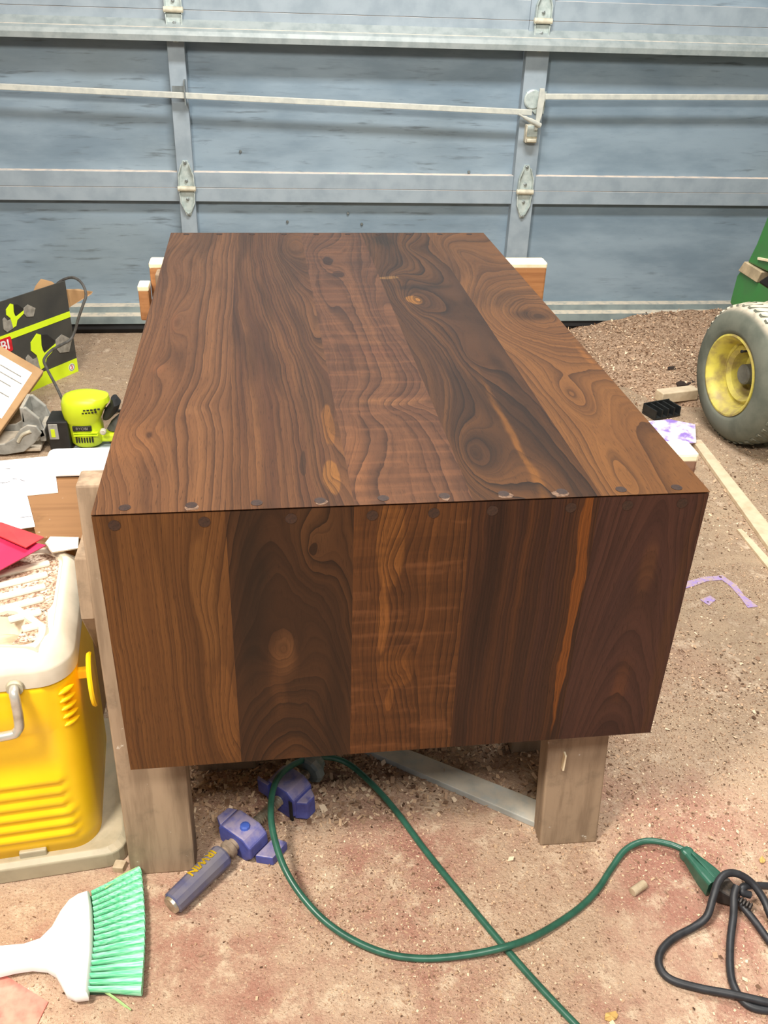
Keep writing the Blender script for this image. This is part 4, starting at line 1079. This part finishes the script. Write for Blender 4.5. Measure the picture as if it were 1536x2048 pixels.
bp.build('base_plate', plain('dusty_plate', (204, 192, 172), 0.7, (176, 164, 146), 40), fo, 0.003)
cw = (-0.6168, 2.4500, 0.0985), (-0.6514, 2.5200, 0.1213), (-0.6716, 2.5800, 0.1221), (-0.6739, 2.6200, 0.1219), (-0.6642, 2.6600, 0.1252), (-0.6456, 2.7000, 0.1256), (-0.6252, 2.7350, 0.1283), (-0.6118, 2.7500, 0.1482), (-0.5950, 2.7550, 0.1905), (-0.5775, 2.7600, 0.2292), (-0.5667, 2.7700, 0.2567), (-0.5755, 2.7900, 0.2812), (-0.5948, 2.8100, 0.2936), (-0.6190, 2.8300, 0.2922), (-0.6494, 2.8400, 0.2785), (-0.6754, 2.8500, 0.2554), (-0.6932, 2.8600, 0.2288)
tco = tag(MB().tube([Vector((-0.556, 2.262, 0.134)), Vector((-0.566, 2.31, 0.10))] + [Vector(q) for q in cw], 0.0042, 8, 6).build('tool_cord', m_dkcord, tool, smooth=True))
tco.location = -Vector((-0.515, 2.27, 0))
rc = MB().tube([(-0.36, 2.50, 0.004), (-0.42, 2.49, 0.005), (-0.47, 2.47, 0.012), (-0.50, 2.36, 0.08)], 0.004, 8, 5)
tag(rc.build('loose_cord', m_rubber, None, smooth=True), 'thin black cord on the floor running behind the lime tool to the table', 'cord')

# ------------------------------------------------------------------ lawn tractor
m_tyre = plain('dusty_tyre', (112, 115, 103), 0.85, (92, 97, 87), 14, dust=0.95, dust_c=(232, 216, 192), spec=0.2)
m_yrim = plain('yellow_rim', (208, 196, 84), 0.55, (150, 132, 82), 24, dust=0.5, dust_c=(160, 140, 104))
m_jgreen = plain('green_paint', (56, 128, 58), 0.45, (66, 116, 62), 12, dust=0.5, dust_c=(150, 136, 104))
m_hub = plain('grey_hub', (116, 116, 108), 0.7)
trac = tag(empty('lawn_tractor', (1.7, 2.2, 0)), 'green lawn tractor with dusty tyre and yellow wheel, parked at the right', 'tractor')
def wheel(loc, rz, out):
    """out = +1: the dished side faces local -x"""
    M0 = Matrix.Translation(Vector(loc) - Vector((1.7, 2.2, 0))) @ Matrix.Rotation(rz, 4, 'Z') @ Matrix.Diagonal((out, 1, 1, 1))
    R_ = 0.196
    prof = [(0.004, 0.112), (-0.002, 0.118), (-0.004, 0.126), (0.000, 0.150), (0.008, 0.172), (0.022, 0.186), (0.040, 0.192), (0.075, 0.195), (0.110, 0.192), (0.128, 0.186), (0.142, 0.172), (0.150, 0.150), (0.154, 0.126), (0.152, 0.112)]
    ty = MB().lathe(prof, 56, M0)
    ty.f = ty.f[:-2]
    if out < 0:
        ty.f = [f_[::-1] for f_ in ty.f]
    to = ty.build('tyre', m_tyre, trac, smooth=True)
    lug = MB()
    for k in range(44):
        t = 2 * math.pi * k / 44
        for (xa, xb, sk) in ((0.020, 0.062, 0.03), (0.088, 0.130, -0.03)):
            M1 = M0 @ Matrix.Rotation(t + (0.07 if xa > 0.05 else 0), 4, 'X')
            lug.add([(xa, -0.006 + sk * 0.4, 0.1855), (xb, -0.006 - sk * 0.4, 0.1915), (xb, 0.006 - sk * 0.4, 0.1915), (xa, 0.006 + sk * 0.4, 0.1855), (xa + 0.003, -0.005 + sk * 0.4, 0.1905), (xb - 0.002, -0.005 - sk * 0.4, 0.1958), (xb - 0.002, 0.005 - sk * 0.4, 0.1958), (xa + 0.003, 0.005 + sk * 0.4, 0.1905)],
                    [(4, 5, 6, 7), (0, 1, 5, 4), (1, 2, 6, 5), (2, 3, 7, 6), (3, 0, 4, 7)], M1)
    lo_ = lug.build('tread', m_tyre, to)
    lo_['kind'] = 'stuff'
    rim = MB().lathe([(0.006, 0.113), (-0.002, 0.113), (-0.003, 0.108), (0.002, 0.103), (0.012, 0.095), (0.030, 0.092), (0.046, 0.090), (0.050, 0.084), (0.042, 0.078), (0.040, 0.074), (0.050, 0.064), (0.090, 0.060), (0.098, 0.052), (0.100, 0.0)], 44, M0, cap=False)
    ro = rim.build('rim', m_yrim, to, smooth=True)
    MB().lathe([(0.10, 0.028), (0.046, 0.028), (0.042, 0.024), (0.042, 0.0)], 20, M0, cap=False).build('hub', m_hub, to)
    for k in range(4):
        MB().lathe([(0.088, 0.004), (0.090, 0.007), (0.101, 0.007)], 6, M0 @ Matrix.Rotation(k * math.pi / 2 + 0.5, 4, 'X') @ Matrix.Translation((0, 0, 0.042))).build('lug_nut', m_bolt, ro)
    MB().lathe([(0.0, 0.003), (-0.012, 0.003), (-0.014, 0.0045), (-0.018, 0.004)], 8, M0 @ Matrix.Rotation(0.4, 4, 'X') @ Matrix.Translation((0.012, 0, 0.090))).build('valve', m_rubber, ro)
wheel((1.235, 2.227, 0.196), math.radians(7.2), 1)
wheel((2.165, 2.227, 0.196), math.radians(7.2), -1)
def tp(poly, x0, x1, mat, name, parent=trac, bev=0.004):
    return MB().prism([(y_ - 2.2, z_) for y_, z_ in poly], x0 - 1.7, x1 - 1.7, 'yz').build(name, mat, parent, bev)
hood = tp([(1.30, 0.50), (2.44, 0.43), (2.54, 0.392), (2.668, 0.385), (2.640, 0.448), (2.612, 0.545), (2.55, 0.66), (2.30, 0.71), (1.30, 0.74)], 1.45, 1.95, m_jgreen, 'hood', bev=0.006)
tp([(1.6, 0.22), (2.60, 0.22), (2.720, 0.24), (2.715, 0.33), (2.700, 0.350), (1.6, 0.350)], 1.452, 1.94, m_jgreen, 'frame')
tp([(1.7, 0.352), (2.575, 0.352), (2.52, 0.392), (2.44, 0.43), (1.7, 0.5)], 1.449, 1.90, m_rubber, 'bay_gap_shade')  # solid black block, paints the shade of the hole below the hood
tp([(2.575, 0.350), (2.700, 0.350), (2.675, 0.386), (2.56, 0.386)], 1.444, 1.60, plain('dusty_ledge', (196, 176, 142), 0.9), 'ledge', bev=0.002)
tp([(2.44, 0.440), (2.60, 0.412), (2.602, 0.419), (2.44, 0.448)], 1.443, 1.452, m_cream, 'trim_strip', hood, 0.001)
hl = MB().lathe([(0.0, 0.03), (0.012, 0.034), (0.03, 0.03), (0.034, 0.0)], 20, Matrix.Translation((1.480 - 1.7, 2.60 - 2.2, 0.560)) @ Matrix.Rotation(math.radians(70), 4, 'Z') @ Matrix.Rotation(-0.4, 4, 'Y'))
hl.build('headlamp', m_cream, hood, smooth=True)
MB().tube([(1.30 - 1.7, 0.03, 0.196), (1.7 - 1.7, 0.03, 0.225), (2.10 - 1.7, 0.03, 0.196)], 0.018, 10, 6).build('front_axle', m_rubber, trac, smooth=True)
MB().box(1.62 - 1.7, 1.78 - 1.7, -0.02, 0.08, 0.20, 0.26).build('axle_mount', m_rubber, trac)

# ------------------------------------------------------------------ sawdust
def heap_h(x, y):
    h = 0.080 * np.exp(-((x - 1.52) / 0.30) ** 2 - ((y - 3.10) / 0.32) ** 2)
    h += 0.045 * np.exp(-((x - 1.24) / 0.19) ** 2 - ((y - 2.88) / 0.30) ** 2)
    h += 0.030 * np.exp(-((x - 1.32) / 0.16) ** 2 - ((y - 2.62) / 0.16) ** 2)
    h += 0.07 * np.exp(-((x - 1.95) / 0.3) ** 2 - ((y - 3.05) / 0.28) ** 2)
    h += 0.006 * np.sin(x * 23 + 1.3) * np.sin(y * 19) * (h > 0.01) + 0.003 * np.sin(x * 61) * np.sin(y * 53 + 2) * (h > 0.01)
    return np.maximum(h - 0.012, -0.004)
nx, ny = 110, 100
gx, gy = np.meshgrid(np.linspace(0.95, 2.45, nx), np.linspace(2.2, 3.135, ny))
gz = heap_h(gx, gy)
hm = MB()
hm.v = [(float(a), float(b), float(c)) for a, b, c in zip(gx.ravel(), gy.ravel(), gz.ravel())]
hm.f = [(j * nx + i, j * nx + i + 1, (j + 1) * nx + i + 1, (j + 1) * nx + i) for j in range(ny - 1) for i in range(nx - 1)]
heap = hm.build('sawdust_heap', m_mound, None, smooth=True)
tag(heap, 'heap of brown sawdust against the door beside the tractor wheel', 'sawdust', kind='stuff')


def flakes(name, xy, z, smin, smax, mat, label):
    n = len(xy)
    s = rng.uniform(smin, smax, n) * (0.6 + 0.8 * rng.random(n) ** 3)
    asp = rng.uniform(0.3, 0.9, n)
    az = rng.uniform(0, 2 * np.pi, n)
    tx, ty = rng.normal(0, 0.35, n), rng.normal(0, 0.35, n)
    e1 = np.stack([np.cos(az), np.sin(az), tx], 1) * s[:, None]
    e2 = np.stack([-np.sin(az), np.cos(az), ty], 1) * (s * asp)[:, None]
    c = np.stack([xy[:, 0], xy[:, 1], z + np.abs(tx) * s + np.abs(ty) * s * asp + 0.0003], 1)
    cr_ = rng.normal(0, 0.25, n)[:, None] * s[:, None] * np.array([[0, 0, 1.0]])
    V = np.stack([c - e1 - e2 * 0.6, c + e1 * 0.8 - e2 + cr_, c + e1 + e2 * 0.7, c - e1 * 0.7 + e2 + cr_], 1).reshape(-1, 3)
    me = bpy.data.meshes.new(name)
    me.vertices.add(4 * n)
    me.vertices.foreach_set('co', V.astype(np.float32).ravel())
    me.loops.add(4 * n)
    me.loops.foreach_set('vertex_index', np.arange(4 * n, dtype=np.int32))
    me.polygons.add(n)
    me.polygons.foreach_set('loop_start', np.arange(0, 4 * n, 4, dtype=np.int32))
    me.update(calc_edges=True)
    me.validate()
    me.materials.append(mat)
    o = bpy.data.objects.new(name, me)
    COL.objects.link(o)
    return tag(o, label, 'sawdust', kind='stuff')


def clumpy(n, x0, x1, y0, y1, power=1.5):
    out = []
    ph = rng.uniform(0, 6, 8)
    tot = 0
    while tot < n:
        p = np.stack([rng.uniform(x0, x1, n), rng.uniform(y0, y1, n)], 1)
        d = 0.5 + 0.25 * np.sin(p[:, 0] * 9 + ph[0] + 2 * np.sin(p[:, 1] * 4 + ph[1])) + 0.25 * np.sin(p[:, 1] * 11 + ph[2] + 2 * np.sin(p[:, 0] * 6 + ph[3]))
        d = np.clip(d, 0.05, 1) ** power
        p = p[rng.random(n) < d]
        out.append(p)
        tot += len(p)
    return np.concatenate(out)[:n]


p1 = clumpy(90000, -0.75, 1.25, 0.5, 1.6, 1.0)
p2 = clumpy(50000, -1.0, 1.7, 1.4, 3.1, 0.8)
pf = np.concatenate([p1, p2])
pf = pf[heap_h(pf[:, 0], pf[:, 1]) <= 0.0]
flakes('sawdust_litter', pf, np.zeros(len(pf)), 0.0006, 0.0019, m_flake, 'brown sawdust and shavings littered all over the garage floor')
ph_ = np.stack([rng.uniform(0.95, 2.4, 26000), rng.uniform(2.25, 3.13, 26000)], 1)
hz = heap_h(ph_[:, 0], ph_[:, 1])
k_ = hz > 0.0
ph_, hz = ph_[k_], hz[k_]
flakes('sawdust_shavings', ph_, hz, 0.0018, 0.0048, m_flake, 'coarse curled shavings lying over the sawdust heap by the door')
pc = clumpy(14000, 0.3, 1.6, 0.55, 2.6, 1.6)
pc = pc[heap_h(pc[:, 0], pc[:, 1]) <= 0.0]
flakes('sawdust_chips', pc, np.zeros(len(pc)), 0.0014, 0.0036, m_flake, 'larger pale wood chips scattered over the right half of the floor')
pu = np.stack([rng.normal(0.05, 0.22, 14000), rng.normal(1.16, 0.12, 14000)], 1)
pu = pu[(pu[:, 0] > -0.2) & (pu[:, 0] < 0.6) & (pu[:, 1] > 0.95)]
flakes('sawdust_drift', pu, np.zeros(len(pu)), 0.002, 0.005, m_flake, 'drift of grey shavings on the floor in the shade under the table')
